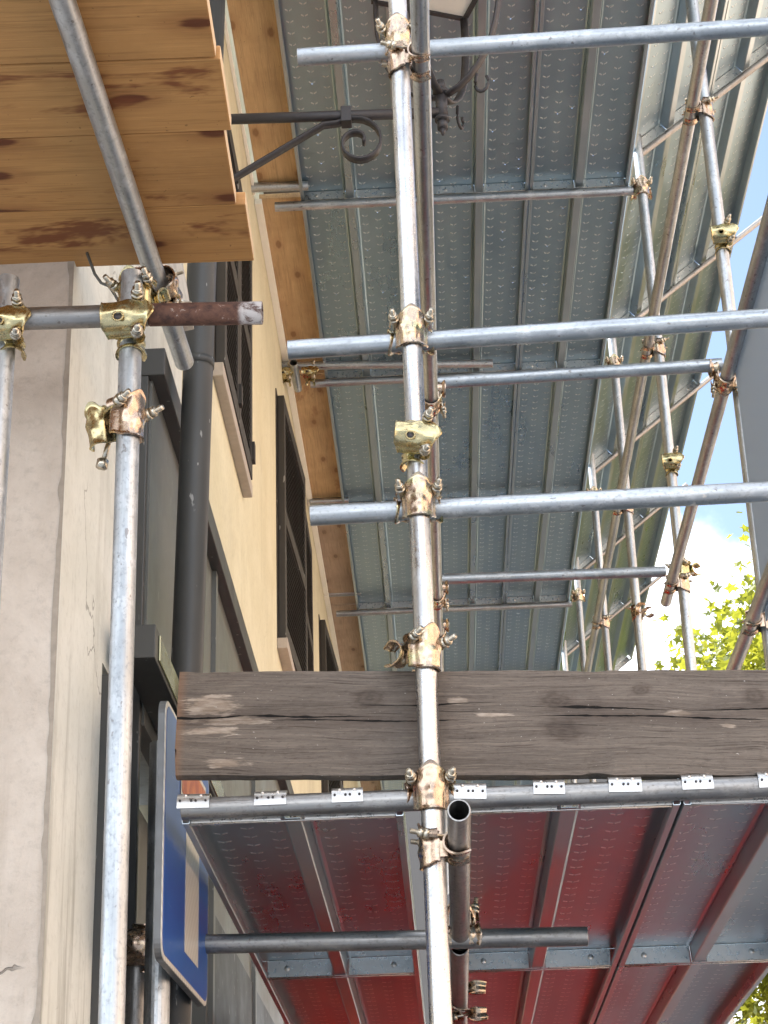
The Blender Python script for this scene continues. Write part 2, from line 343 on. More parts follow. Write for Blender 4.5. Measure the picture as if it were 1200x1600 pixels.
k = NB('sign_blue'); o = k.obj(); f = k.noise(k.mapping(o, (1, 3, 3)), 3, 5, .6)
sc = k.step(k.noise(k.mapping(o, (1, 2, 30)), 1.6, 4, .7), .66, .70)
hx = k.n('ShaderNodeTexWave'); hx.wave_type = 'BANDS'; hx.bands_direction = 'DIAGONAL'; hx.inputs['Scale'].default_value = 22; hx.inputs['Distortion'].default_value = .4; k.set(hx.inputs['Vector'], o)
c = k.mix(f, (.010, .080, .33), (.018, .115, .43)); c = k.mix(k.math('MULTIPLY', hx.outputs[1], .22), c, (.06, .10, .36))
c = k.mix(k.math('MULTIPLY', sc, .25), c, (.35, .42, .55)); M['sign_blue'] = k.fin(c, .3, 0, .5)
k = NB('sign_white'); o = k.obj()
hx = k.n('ShaderNodeTexWave'); hx.wave_type = 'BANDS'; hx.bands_direction = 'DIAGONAL'; hx.inputs['Scale'].default_value = 22; hx.inputs['Distortion'].default_value = .6; k.set(hx.inputs['Vector'], o)
M['sign_white'] = k.fin(k.mix(hx.outputs[1], (.58, .52, .44), (.76, .71, .62)), .35)
k = NB('sign_red'); o = k.obj()
M['sign_red'] = k.fin(k.mix(k.step(k.noise(o, 14, 4, .6, 1.0), .4, .6), (.42, .05, .03), (.60, .16, .05)), .35)
# ground
k = NB('paving'); o = k.obj(); br = k.n('ShaderNodeTexBrick'); k.set(br.inputs['Vector'], o); br.inputs['Scale'].default_value = 2.4
br.inputs['Color1'].default_value = (.125, .16, .205, 1); br.inputs['Color2'].default_value = (.155, .19, .235, 1); br.inputs['Mortar'].default_value = (.2, .17, .14, 1)
c = k.mix(k.math('MULTIPLY', k.noise(o, 1.2, 6, .6), .5), br.outputs[0], (.10, .125, .155)); k.bump(br.outputs[1], -.3, .01)
M['paving'] = k.fin(c, .8)
k = NB('street_slabs'); o = k.obj(); br = k.n('ShaderNodeTexBrick'); k.set(br.inputs['Vector'], o); br.inputs['Scale'].default_value = 1.6
br.inputs['Color1'].default_value = (.42, .37, .31, 1); br.inputs['Color2'].default_value = (.45, .40, .34, 1); br.inputs['Mortar'].default_value = (.2, .18, .16, 1)
c = k.mix(k.math('MULTIPLY', k.noise(o, 1.5, 6, .6), .4), br.outputs[0], (.32, .28, .24)); k.bump(br.outputs[1], -.3, .01); M['slabs'] = k.fin(c, .75)
k = NB('leaf'); g = k.n('ShaderNodeNewGeometry'); f = k.noise(k.obj(), 1.6, 3, .6); rp = g.outputs['Random Per Island']
c = k.mix(rp, (.08, .125, .012), (.27, .28, .03)); c = k.mix(k.step(f, .35, .65), tuple((.05, .09, .01)), c)
k.fin(c, .5, 0, .4); tl = k.n('ShaderNodeBsdfTranslucent'); k.set(tl.inputs[0], k.mix(.5, c, (.62, .60, .06))); ms = k.n('ShaderNodeMixShader'); ms.inputs[0].default_value = .55
k.t.links.new(k.b.outputs[0], ms.inputs[1]); k.t.links.new(tl.outputs[0], ms.inputs[2]); k.t.links.new(ms.outputs[0], k.out.inputs[0]); M['leaf'] = k.m
M['bark'] = plain('bark', (.16, .125, .09), .9, 0, .3, 12, .5)

# ------------------------------------------------------------------ mesh helpers
def link(o, parent=None):
    C.objects.link(o)
    if parent: o.parent = parent
    return o
def mesh_obj(name, bm, mats, parent=None, smooth=False, sharp=35):
    me = bpy.data.meshes.new(name)
    if smooth:
        for f in bm.faces: f.smooth = True
        for e in bm.edges:
            if len(e.link_faces) == 2 and e.calc_face_angle(0) > R(sharp): e.smooth = False
    bm.to_mesh(me); bm.free()
    for x in (mats if isinstance(mats, (list, tuple)) else [mats]): me.materials.append(x)
    return link(bpy.data.objects.new(name, me), parent)
def tag(o, label, cat, group=None):
    o['label'] = label; o['category'] = cat
    if group: o['group'] = group
    return o
def struct(o): o['kind'] = 'structure'; return o
def thing(name, label, cat, loc=(0, 0, 0), group=None):
    o = bpy.data.objects.new(name, None); o.empty_display_size = .1; o.location = loc; link(o); return tag(o, label, cat, group)
def copy_tree(o, parent=None):
    c = o.copy(); link(c)
    if parent: c.parent = parent
    for ch in o.children:
        if not ch.name.startswith('hook_tab'): copy_tree(ch, c)      # the front tabs are set plank by plank
    return c
def box(bm, x0, x1, y0, y1, z0, z1, mi=0, bev=0.0):
    vs = [bm.verts.new((x, y, z)) for x in (x0, x1) for y in (y0, y1) for z in (z0, z1)]
    fs = []
    for q in ((0, 1, 3, 2), (4, 6, 7, 5), (0, 4, 5, 1), (2, 3, 7, 6), (0, 2, 6, 4), (1, 5, 7, 3)):
        f = bm.faces.new([vs[i] for i in q]); f.material_index = mi; fs.append(f)
    if bev:
        es = list({e for f in fs for e in f.edges}); bmesh.ops.bevel(bm, geom=es, offset=bev, segments=2, affect='EDGES', profile=.6)
    return vs
def cyl(bm, p0, p1, r0, r1=None, n=16, caps=True, mi=0):
    r1 = r0 if r1 is None else r1
    p0 = Vector(p0); p1 = Vector(p1); q = (p1 - p0).normalized().to_track_quat('Z', 'Y')
    a = [bm.verts.new(p0 + q @ Vector((math.cos(2 * math.pi * i / n) * r0, math.sin(2 * math.pi * i / n) * r0, 0))) for i in range(n)]
    b = [bm.verts.new(p1 + q @ Vector((math.cos(2 * math.pi * i / n) * r1, math.sin(2 * math.pi * i / n) * r1, 0))) for i in range(n)]
    for i in range(n):
        f = bm.faces.new((a[i], a[(i + 1) % n], b[(i + 1) % n], b[i])); f.material_index = mi
    if caps:
        bm.faces.new(a[::-1]).material_index = mi; bm.faces.new(b).material_index = mi
def sweep(bm, pts, r, n=8, mi=0, flat=None):
    """round (or flat = (w, t)) bar swept along points; flat bars keep their width along flat[2]"""
    pts = [Vector(p) for p in pts]; rings = []
    for i, p in enumerate(pts):
        t = (pts[min(i + 1, len(pts) - 1)] - pts[max(i - 1, 0)]).normalized()
        if flat:
            s = flat[2].normalized(); u = t.cross(s).normalized(); w2, t2 = flat[0] / 2, flat[1] / 2
            rings.append([bm.verts.new(p + s * a * w2 + u * b * t2) for a, b in ((-1, -1), (1, -1), (1, 1), (-1, 1))])
        else:
            q = t.to_track_quat('Z', 'Y'); rr = r[i] if isinstance(r, (list, tuple)) else r
            rings.append([bm.verts.new(p + q @ Vector((math.cos(2 * math.pi * j / n) * rr, math.sin(2 * math.pi * j / n) * rr, 0))) for j in range(n)])
    nn = len(rings[0])
    for a, b in zip(rings, rings[1:]):
        for j in range(nn):
            bm.faces.new((a[j], a[(j + 1) % nn], b[(j + 1) % nn], b[j])).material_index = mi
    bm.faces.new(rings[0][::-1]).material_index = mi; bm.faces.new(rings[-1]).material_index = mi

RT = .02415
TG = 'galvanised scaffold tubes'
def tube(label, p0, p1, mat='tube', r=RT, cat='scaffold tube', group=TG, name='scaffold_tube'):
    p0 = Vector(p0); p1 = Vector(p1); L = (p1 - p0).length; bm = bmesh.new(); n = 28
    ri = r - .0033; c = .0008
    prof = [(ri, L), (ri, 0), (r - c, 0), (r, c), (r, L - c), (r - c, L), (ri, L)]
    rings = [[bm.verts.new((math.cos(2 * math.pi * i / n) * a, math.sin(2 * math.pi * i / n) * a, z)) for i in range(n)] for a, z in prof[:-1]]
    rings.append(rings[0])
    for a, b in zip(rings, rings[1:]):
        for i in range(n): bm.faces.new((a[i], b[i], b[(i + 1) % n], a[(i + 1) % n]))
    bmesh.ops.recalc_face_normals(bm, faces=bm.faces)
    o = mesh_obj(name, bm, M[mat], smooth=True)
    o.rotation_euler = (p1 - p0).to_track_quat('Z', 'Y').to_euler(); o.location = p0
    return tag(o, label, cat, group)

# ------------------------------------------------------------------ ground and houses
bm = bmesh.new(); s = 400
bm.faces.new([bm.verts.new(p) for p in ((-s, -s, -1.6), (s, -s, -1.6), (s, s, -1.6), (-s, s, -1.6))])
struct(mesh_obj('ground', bm, M['paving']))

bm = bmesh.new(); bm.faces.new([bm.verts.new(p) for p in ((4.2, -60, -1.596), (9.58, -60, -1.596), (9.58, 46, -1.596), (4.2, 46, -1.596))])
struct(mesh_obj('street', bm, M['slabs']))
XW = -.78; YC = 3.66; HT = 5.7
house = thing('house', 'yellow and pink plastered house with dark shopfront behind the scaffold', 'building', (XW, YC, -1.6))
def hpart(name, bm, mat, parent=None, **kw):
    o = mesh_obj(name, bm, mat, parent or house, **kw)
    p = parent or house
    o.matrix_parent_inverse = Matrix.Translation(-Vector(house.location)) if p is house else Matrix.Identity(4)
    return o
def quadgrid(bm, a, b, c, d, nu, nv, amp=0.0, nrm=Vector((1, 0, 0))):
    a, b, c, d = map(Vector, (a, b, c, d)); g = []
    for j in range(nv + 1):
        row = []
        for i in range(nu + 1):
            u, v = i / nu, j / nv; p = (a * (1 - u) + b * u) * (1 - v) + (d * (1 - u) + c * u) * v
            if amp: p = p + nrm * (noise.noise(p * 2.3) * amp + noise.noise(p * 9) * amp * .3)
            row.append(bm.verts.new(p))
        g.append(row)
    for j in range(nv):
        for i in range(nu): bm.faces.new((g[j][i], g[j][i + 1], g[j + 1][i + 1], g[j + 1][i]))
# end wall that faces the camera, and the cream corner strip of the long wall, with a slightly worn arris
bm = bmesh.new(); box(bm, XW - 3.2, XW, YC, YC + .3, -1.6, HT); hpart('end_wall', bm, M['pink'])
bm = bmesh.new(); zz = -1.6; va = []                    # chipped, dirty arris of the corner
while zz < HT:
    wd = .004 + .010 * max(0, noise.noise(Vector((zz * 3.1, 2, 0))) + .25) + .012 * max(0, noise.noise(Vector((zz * 14, 7, 0))) - .05)
    va.append((bm.verts.new((XW + .0032, YC - .0012, zz)), bm.verts.new((XW - wd, YC - .0012, zz)))); zz += .012
for p, q in zip(va, va[1:]): bm.faces.new((p[0], p[1], q[1], q[0]))
hpart('worn_corner', bm, M['chipped'])
bm = bmesh.new(); ZR = at(240, 975, X=-.66).z - .10; box(bm, XW - .3, XW + .003, YC + .001, 5.42, ZR, HT + .01); box(bm, XW - .3, XW + .003, YC + .001, 4.18, -1.6, ZR); hpart('corner_pier', bm, M['cream'])
bm = bmesh.new(); box(bm, XW - .3, XW, 5.42, 45, ZR, HT); box(bm, XW - .3, XW, 5.91, 45, -1.6, ZR); hpart('side_wall', bm, M['yellow'])
bm = bmesh.new(); box(bm, XW - 3.5, XW + .25, YC - .3, 45, HT + .01, HT + .14); hpart('roof', bm, M['bark'])

# shopfront: projecting anthracite surround, set-back panels
P = at(258, 543, X=-.70); SY0, SZ1 = P.y, P.z
P = at(227, 545, X=XW)
bm = bmesh.new()
box(bm, XW, -.70, SY0, 12.5, SZ1 - .085, SZ1, bev=.004)                 # lintel
box(bm, XW, -.745, SY0 + .001, SY0 + .03, -1.6, SZ1 - .086, bev=.003)   # near jamb
box(bm, XW, -.702, 8.9, 9.0, -1.6, SZ1 - .086, bev=.004)
sf = hpart('shopfront', bm, M['anthracite'])
q0 = at(240, 975, X=-.66)
bm = bmesh.new(); box(bm, XW, -.738, SY0 + .031, 8.899, q0.z - .129, SZ1 - .0865); box(bm, XW - .1, -.738, 5.9, 8.899, -1.6, q0.z - .129)
for yy in (5.95, 7.3): box(bm, -.7379, -.722, yy, yy + .05, -1.6, SZ1 - .088)
sp = mesh_obj('shop_panel', bm, M['anthracite_panel'], sf)
bm = bmesh.new(); box(bm, -.7379, -.732, 6.05, 8.8, -1.6, 1.35); mesh_obj('shop_window', bm, M['navy'], sf)
# projecting head over the set-back door beside the corner
bm = bmesh.new(); box(bm, -.737, -.655, q0.y, 5.9, q0.z - .085, q0.z, bev=.003); box(bm, XW - .1, -.745, 4.182, 4.20, -1.6, q0.z - .129)
sc_ = mesh_obj('door_head', bm, M['anthracite'], sf)
bm = bmesh.new(); box(bm, -.90, -.872, 4.181, 5.899, -1.6, q0.z - .1285); mesh_obj('door', bm, M['anthracite_panel'], sf)
bm = bmesh.new(); box(bm, -.8719, -.862, 5.55, 5.62, -1.6, q0.z - .13, bev=.002); mesh_obj('door_frame', bm, M['anthracite'], sf)
bm = bmesh.new(); box(bm, -.6545, -.650, q0.y + .05, 5.6, q0.z - .076, q0.z - .010, bev=.002); mesh_obj('reflection_plate', bm, plain('fascia_reflection_tint', (.36, .35, .22), .18, .6, .3, 6), sf)  # added plate, its yellow-green tint paints in a reflection on the dark head

# downpipe, leaning a little
bm = bmesh.new(); a = at(316, 400, Y=4.72); b = at(291, 1075, Y=4.72); d = (b - a)
sweep(bm, [a - d * .9, a, a + d * .5, b, a + d * 2.4], .0435, 24)
for tt in (.27, 1.12):
    c0 = a + d * tt; cyl(bm, c0 - d.normalized() * .012, c0 + d.normalized() * .012, .0465, n=24)
hpart('downpipe', bm, M['anthracite'], smooth=True)

def shutter_leaf(parent, y0, y1, z0, z1, x, mat, ajar=0.0, hinge_near=True):
    bm = bmesh.new(); t = .038; f = .06; h = z1 - z0; L = y1 - y0
    box(bm, 0, t, 0, f, 0, h, bev=.003); box(bm, 0, t, L - f, L, 0, h, bev=.003)
    for za in (0, h * .5 - .04, h - .08): box(bm, .001, t - .001, f, L - f, za, za + .08)
    zz = .10
    while zz < h - .10:
        if not (h * .5 - .055 < zz < h * .5 + .04):
            vs = [bm.verts.new(p) for p in ((.006, f, zz + .016), (.006, L - f, zz + .016), (.034, L - f, zz - .010), (.034, f, zz - .010),
                                            (.006, f, zz + .022), (.006, L - f, zz + .022), (.034, L - f, zz - .004), (.034, f, zz - .004))]
            for q in ((0, 1, 2, 3), (7, 6, 5, 4), (0, 4, 5, 1), (3, 2, 6, 7)): bm.faces.new([vs[i] for i in q])
        zz += .036
    box(bm, t, t + .014, L - .05, L - .005, h * .06, h * .06 + .09)          # hinge strap
    o = mesh_obj('shutter', bm, mat, parent)
    ang = -ajar if hinge_near else ajar
    if hinge_near: o.matrix_local = Matrix.Translation((x, y0, z0)) @ Matrix.Rotation(ang, 4, 'Z')
    else: o.matrix_local = Matrix.Translation((x, y1, z0)) @ Matrix.Rotation(ang, 4, 'Z') @ Matrix.Translation((0, -L, 0))
    return o
def window(y0, y1, z0, z1, ajar, sill_out):
    bm = bmesh.new(); box(bm, XW, XW + .006, y0 - .03, y1 + .03, z0, z1 + .03)
    wn_ = hpart('window', bm, M['shutter']); ym = (y0 + y1) / 2
    shutter_leaf(wn_, y0, ym - .004, z0 + .01, z1, XW + .007, M['shutter'], ajar[0], True)
    shutter_leaf(wn_, ym + .004, y1, z0 + .01, z1, XW + .007, M['shutter'], ajar[1], False)
    bm = bmesh.new(); box(bm, XW + .0005, XW + sill_out, y0 - .03, y1 + .03, z0 - .06, z0 - .002, bev=.004); mesh_obj('sill', bm, M['stone'], wn_)
window(6.28, 7.33, 3.50, 4.72, (0, 0), .042)
window(9.05, 11.2, 3.42, 4.84, (R(2.0), R(.6)), .055)
window(12.5, 14.6, 3.42, 4.86, (R(2), R(1)), .10)

# sunlit house across the street (only its light and reflection reach the picture)
opp = thing('house', 'peach stucco house across the street facing the scaffold', 'building', (9.6, 4, -1.6))
bm = bmesh.new(); box(bm, 0, 6, -14, 33, 0, 12.0); mesh_obj('wall', bm, M['peach'], opp)
bm = bmesh.new(); box(bm, -.4, 6.2, -14.3, 33.3, 12.001, 12.2); mesh_obj('roof', bm, M['bark'], opp)
for i in range(9):
    for zz in (1.4, 5.0, 9.4):
        bm = bmesh.new(); box(bm, -.05, -.001, -12 + i * 5, -10.8 + i * 5, zz, zz + 1.9); mesh_obj('window', bm, M['shutter'], opp)

far = thing('house', 'grey stone house closing the far end of the street', 'building', (-3, 48, -1.6))
bm = bmesh.new(); box(bm, -9, 9.5, 0, 8, 0, 16.4); mesh_obj('wall', bm, plain('far_stucco', (.12, .115, .11), .9, 0, .15, 2), far)
for i in range(6):
    for zz in (2.0, 6.2, 10.4):
        bm = bmesh.new(); box(bm, -7.6 + i * 2.8, -6.5 + i * 2.8, -.05, -.001, zz, zz + 2.0); mesh_obj('window', bm, M['navy'], far)

# red shop awning below the walkway: the deck undersides mirror it
aw = thing('awning', 'red canvas shop awning mirrored in the underside of the lower deck', 'awning', (XW, 5.75, 0))
bm = bmesh.new()
quadgrid(bm, (.02, 0, .86), (1.72, 0, .34), (1.72, 5.65, .34), (.02, 5.65, .86), 10, 28, .012, Vector((0, 0, 1)))
bmesh.ops.solidify(bm, geom=bm.faces[:], thickness=.004); mesh_obj('canopy', bm, M['red_cloth'], aw, smooth=True)
bm = bmesh.new(); box(bm, 1.722, 1.727, 0, 5.65, .14, .338); mesh_obj('valance', bm, M['red_cloth'], aw)
for yy in (.3, 2.8, 5.3):
    bm = bmesh.new(); sweep(bm, [(.02, yy, .55), (1.70, yy, .30)], .012, 10); mesh_obj('arm', bm, M['white'], aw)

# ------------------------------------------------------------------ steel planks
PW = .245
def plank_parts(L):
    """one pressed steel plank: sheet with centre rib and side flanges, riveted end plates, hook tabs. origin: centre of near end, z = flange bottom"""
    root = bpy.data.objects.new('steel_plank', None); root.empty_display_size = .1; link(root)
    H = .058; bm = bmesh.new()
    def strip(prof, mi):
        a = [bm.verts.new((x, 0.001, z)) for x, z in prof]; b = [bm.verts.new((x, L - .001, z)) for x, z in prof]
        for i in range(len(prof) - 1): bm.faces.new((a[i], a[i + 1], b[i + 1], b[i])).material_index = mi
    for s_ in (-1, 1):
        strip([(s_ * .023, H), (s_ * .0295, H - .0035), (s_ * .036, H), (s_ * .228, H), (s_ * .2445, H)], 0)
    bmesh.ops.recalc_face_normals(bm, faces=bm.faces)
    bmesh.ops.solidify(bm, geom=bm.faces[:], thickness=.0016)
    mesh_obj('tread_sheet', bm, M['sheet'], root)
    def side(s_):
        bm2 = bmesh.new(); prof = [(s_ * .2450, H + .002), (s_ * .2450, .004), (s_ * .2430, 0), (s_ * .2290, 0), (s_ * .2275, .003), (s_ * .2275, .013)]
        a = [bm2.verts.new((x, 0.0, z)) for x, z in prof]; b = [bm2.verts.new((x, L, z)) for x, z in prof]
        for i in range(len(prof) - 1): bm2.faces.new((a[i], a[i + 1], b[i + 1], b[i]))
        bmesh.ops.recalc_face_normals(bm2, faces=bm2.faces); bmesh.ops.solidify(bm2, geom=bm2.faces[:], thickness=.0017)
        mesh_obj('side_flange', bm2, M['flange'], root)
    side(-1); side(1)
    bm = bmesh.new(); prof = [(-.0228, H - .0005), (-.0190, .008), (-.0165, .0045), (.0165, .0045), (.0190, .008), (.0228, H - .0005)]
    a = [bm.verts.new((x, 0.003, z)) for x, z in prof]; b = [bm.verts.new((x, L - .003, z)) for x, z in prof]
    for i in range(len(prof) - 1): bm.faces.new((a[i], a[i + 1], b[i + 1], b[i]))
    bmesh.ops.recalc_face_normals(bm, faces=bm.faces); bmesh.ops.solidify(bm, geom=bm.faces[:], thickness=.0017)
    mesh_obj('rib', bm, M['flange'], root)
    for end in (0, 1):
        bm = bmesh.new(); y0 = .006 if not end else L - .009
        for xa, xb in ((-.226, -.026), (.026, .226)):
            box(bm, xa, xb, y0, y0 + .003, .003, H - .004)
            sy = -1 if not end else 1; yy = y0 if not end else y0 + .003
            for xr in ((xa + .06) if xa < 0 else (xb - .06),):
                bmesh.ops.create_uvsphere(bm, u_segments=10, v_segments=6, radius=.011, matrix=Matrix.Translation((xr, yy, .030)) @ Matrix.Diagonal((1, .55, 1, 1)))
            for zr in (.016, .044):
                xr = (xb - .016) if xa < 0 else (xa + .016)
                cyl(bm, (xr, yy - .0016, zr), (xr, yy + .0016, zr), .0045, n=8, mi=1)
        box(bm, -.2265, .2265, y0 - .008 if end else y0 + .003, y0 if end else y0 + .011, .0005, .0029)
        mesh_obj('end_plate', bm, [M['plate'], M['iron']], root, smooth=True)
    return root
def hook_tab():
    bm = bmesh.new(); pts = []
    for i in range(7):                       # curls over the top of the tube and down its front
        a = R(95 + i * 12.5); pts.append((math.cos(a) * (RT + .0035), math.sin(a) * (RT + .0035)))
    pts = [(.05, RT + .0035)] + pts + [(-RT - .0036, 0.0), (-RT - .0034, -.013)]
    for i in range(len(pts) - 1):
        q = [bm.verts.new((x, y, z)) for x, (y, z) in ((-.036, pts[i]), (.036, pts[i]), (.036, pts[i + 1]), (-.036, pts[i + 1]))]
        bm.faces.new(q)
    bmesh.ops.remove_doubles(bm, verts=bm.verts, dist=.0001)
    bmesh.ops.recalc_face_normals(bm, faces=bm.faces); bmesh.ops.solidify(bm, geom=bm.faces[:], thickness=.0025)
    for xx, rr in ((-.018, .0045), (.016, .0045)):
        bmesh.ops.create_uvsphere(bm, u_segments=8, v_segments=6, radius=rr, matrix=Matrix.Translation((xx, -.021, .017)))
    for xx in (-.029, -.004, .006, .028): cyl(bm, (xx, -.0292, .004), (xx, -.026, .004), .003, n=8, mi=1)
    return mesh_obj('hook_tab', bm, [M['plate'], M['iron']], None, smooth=True)
proto = plank_parts(1.846); used = [False]
tab0 = hook_tab(); tab_used = [False]
def plank(cx, y0, z, label, group, tilt=None, hooks=False):
    o = proto if not used[0] else copy_tree(proto); used[0] = True
    tag(o, label, 'steel plank', group); o.location = (cx, y0, z)
    if tilt is not None: o.rotation_euler = (0, -tilt, 0); o.scale = (1.075, 1, 1)
    if hooks:
        for dx in (-.215, -.045, .125):
            t = tab0 if not tab_used[0] else tab0.copy()
            if tab_used[0]: link(t)
            tab_used[0] = True; t.parent = o; t.location = (dx + random.uniform(-.002, .002), hooks[0] - y0, hooks[1] - z)
            t.rotation_euler = (random.uniform(-.10, .10), random.uniform(-.05, .05), random.uniform(-.015, .015)); t.scale = (random.uniform(.94, 1.04), 1, 1)
    return o
ROW = 1.85
UY = [4.14 + ROW * i for i in range(9)]; UZ = 5.27; LZ = 1.10; LY = [4.035, 5.885, 7.735]
bays = ['over the photo top', 'behind the lantern', 'above the second long rail', 'behind the second long rail', 'behind the third long rail', 'just above the beam', 'low behind the beam', 'farthest bay']
# lower deck, near row hooked on the front transom
LT = at(600, 1250, Y=4.035).z
for j, (cx, nm) in enumerate(((-.317, 'nearest the house wall'), (.292, 'in the middle, right of the centre standard'), (.788, 'at the street edge'))):
    plank(cx, LY[0] + .002, LZ, 'red tinted steel plank under the old beam, ' + nm, 'planks of the lower deck', hooks=(4.0268, LT - .0005))
    plank(cx, LY[1] + .002, LZ, 'red tinted steel plank behind the riveted strip, ' + nm, 'planks of the lower deck')
for i in range(len(UY) - 1):
    for cx, nm in ((-.298, 'wall side row'), (.3415, 'middle row'), (.835, 'street side row')):
        if i == 0 and False: continue
        plank(cx, UY[i] + .002, UZ, 'grey steel plank of the high deck, %s, %s' % (nm, bays[i]), 'planks of the high deck')
bm = bmesh.new(); box(bm, -.050, .0935, UY[0], UY[-1], UZ + .040, UZ + .0425); box(bm, -.0495, -.047, UY[0], UY[-1], UZ + .012, UZ + .0398); box(bm, .0905, .093, UY[0], UY[-1], UZ + .012, UZ + .0398)
tag(mesh_obj('infill_strip', bm, M['flange']), 'narrow grey infill strip of the high deck hidden behind the centre standard', 'infill strip')
# sloping outer screen of the same planks
TA = math.atan2(.80, 1.0)
mx0, mz0 = 1.185, 5.50
mrow = ['at the top right corner', 'above the second long rail', 'between second and third rails', 'below the third long rail', 'low beside the tree', 'behind the beam']
MY = [5.95 + ROW * i for i in range(-1, 6)]
for i in range(-1, 6):
    for q in (0, 1):
        dd = .175 + q * .531
        plank(mx0 + math.cos(TA) * dd, 5.99 + ROW * i, mz0 + math.sin(TA) * dd,
              'warm steel plank of the tilted screen, %s row, %s' % (('inner', 'outer')[q], (['out of sight above'] + mrow)[i + 1]), 'planks of the tilted screen', tilt=TA)

# ------------------------------------------------------------------ couplers
def shell(fn, nu, nv, th=.0044):
    bm = bmesh.new(); g = [[bm.verts.new(fn(i / nu, j / nv)) for i in range(nu + 1)] for j in range(nv + 1)]
    for j in range(nv):
        for i in range(nu): bm.faces.new((g[j][i], g[j][i + 1], g[j + 1][i + 1], g[j + 1][i]))
    bmesh.ops.recalc_face_normals(bm, faces=bm.faces)
    bmesh.ops.solidify(bm, geom=bm.faces[:], thickness=th)
    return bm
def sstep(a, b, x):
    t = max(0, min(1, (x - a) / (b - a))); return t * t * (3 - 2 * t)
def cap_fn(u, v):
    th = (u * 2 - 1) * 112; a = abs(th)
    zt = .036 + .020 * math.exp(-(th / 38) ** 2) - .008 * sstep(70, 112, a)
    zb = -.047 + .008 * sstep(60, 112, a)
    z = zb + (zt - zb) * v
    r = .0262 + .0085 * sstep(78, 112, a) + .0042 * math.exp(-(th / 20) ** 2 - ((z + .012) / .011) ** 2) + .0048 * math.exp(-((a - 52) / 15) ** 2 - ((z - .006) / .014) ** 2)
    r += .0035 * sstep(.93, 1, v) + .0016 * sstep(.05, 0, v) + .0022 * math.exp(-((a - 30) / 12) ** 2 - ((z - .03) / .012) ** 2) - .0018 * math.exp(-((a - 25) / 10) ** 2 - ((z + .03) / .01) ** 2)
    t = R(th)
    return Vector((math.sin(t) * r, -math.cos(t) * r, z))
DB = .0523
def saddle_fn(sgn):
    def f(u, v):
        ph = R(36 + 288 * u); x = sgn * (.0215 + .033 * v)
        wav = .5 + .5 * math.cos(2 * ph)
        r = .0264 + .0058 * sstep(.55, 1, v) * (.45 + .55 * wav) + .0035 * (sstep(.08, 0, u) + sstep(.92, 1, u)) + .0012 * math.sin(v * 9)
        return Vector((x - sgn * .006 * v * wav, DB + math.cos(ph) * r, math.sin(ph) * r))
    return f
def bolt_bm(p, d, L0=.034, L1=.046):
    p = Vector(p); d = Vector(d).normalized(); bm = bmesh.new()
    cyl(bm, p - d * L0, p + d * L1, .0054, n=12)
    for i in range(6): cyl(bm, p + d * (L1 - .002 - i * .0022), p + d * (L1 - .003 - i * .0022), .0060, n=12)
    cyl(bm, p + d * .004, p + d * .0165, .0108, .0122, n=18)
    return bm
def nut_bm(p, d):
    p = Vector(p); d = Vector(d).normalized(); bm = bmesh.new()
    cyl(bm, p + d * .017, p + d * .028, .0110, n=6); cyl(bm, p + d * .028, p + d * .0296, .0092, .0075, n=12); return bm
def make_coupler(mat, open_=False):
    root = bpy.data.objects.new('tube_coupler', None); root.empty_display_size = .05; link(root)
    mesh_obj('cap', shell(cap_fn, 40, 22), mat, root, smooth=True, sharp=60)
    # stamped ears, rolled round the bolts
    for s_ in (-1, 1):
        bm = bmesh.new(); pts = []
        for i in range(9):
            a = R(-40 + i * 34); pts.append((s_ * (.0375 + .0125 * math.cos(a)), .0125 * math.sin(a) * 1.0))
        vs0 = [bm.verts.new((x, -.010, .020 + z)) for x, z in pts]; vs1 = [bm.verts.new((x * 1.03, .010, .020 + z * 1.1)) for x, z in pts]
        for i in range(8): bm.faces.new((vs0[i], vs0[i + 1], vs1[i + 1], vs1[i]))
        bmesh.ops.solidify(bm, geom=bm.faces[:], thickness=.003); mesh_obj('ear', bm, mat, root, smooth=True)
        sa = mesh_obj('saddle', shell(saddle_fn(s_), 44, 12), mat, root, smooth=True, sharp=60)
        d = (s_ * .16, -1, .20)
        b = mesh_obj('bolt', bolt_bm((s_ * .0385, -.004, .019), d), M['bolt'], root, smooth=True)
        mesh_obj('nut', nut_bm((s_ * .0385, -.004, .019), d), M['bolt'], b, smooth=True, sharp=25)
    for s_ in (-1, 1):                        # webs between the two shells
        bm = bmesh.new(); box(bm, s_ * .0272 - .0016, s_ * .0272 + .0016, -.004, .030, -.026, .022)
        mesh_obj('web', bm, mat, root)
    return root
PROTO = {}
CG = 'pressed steel couplers'
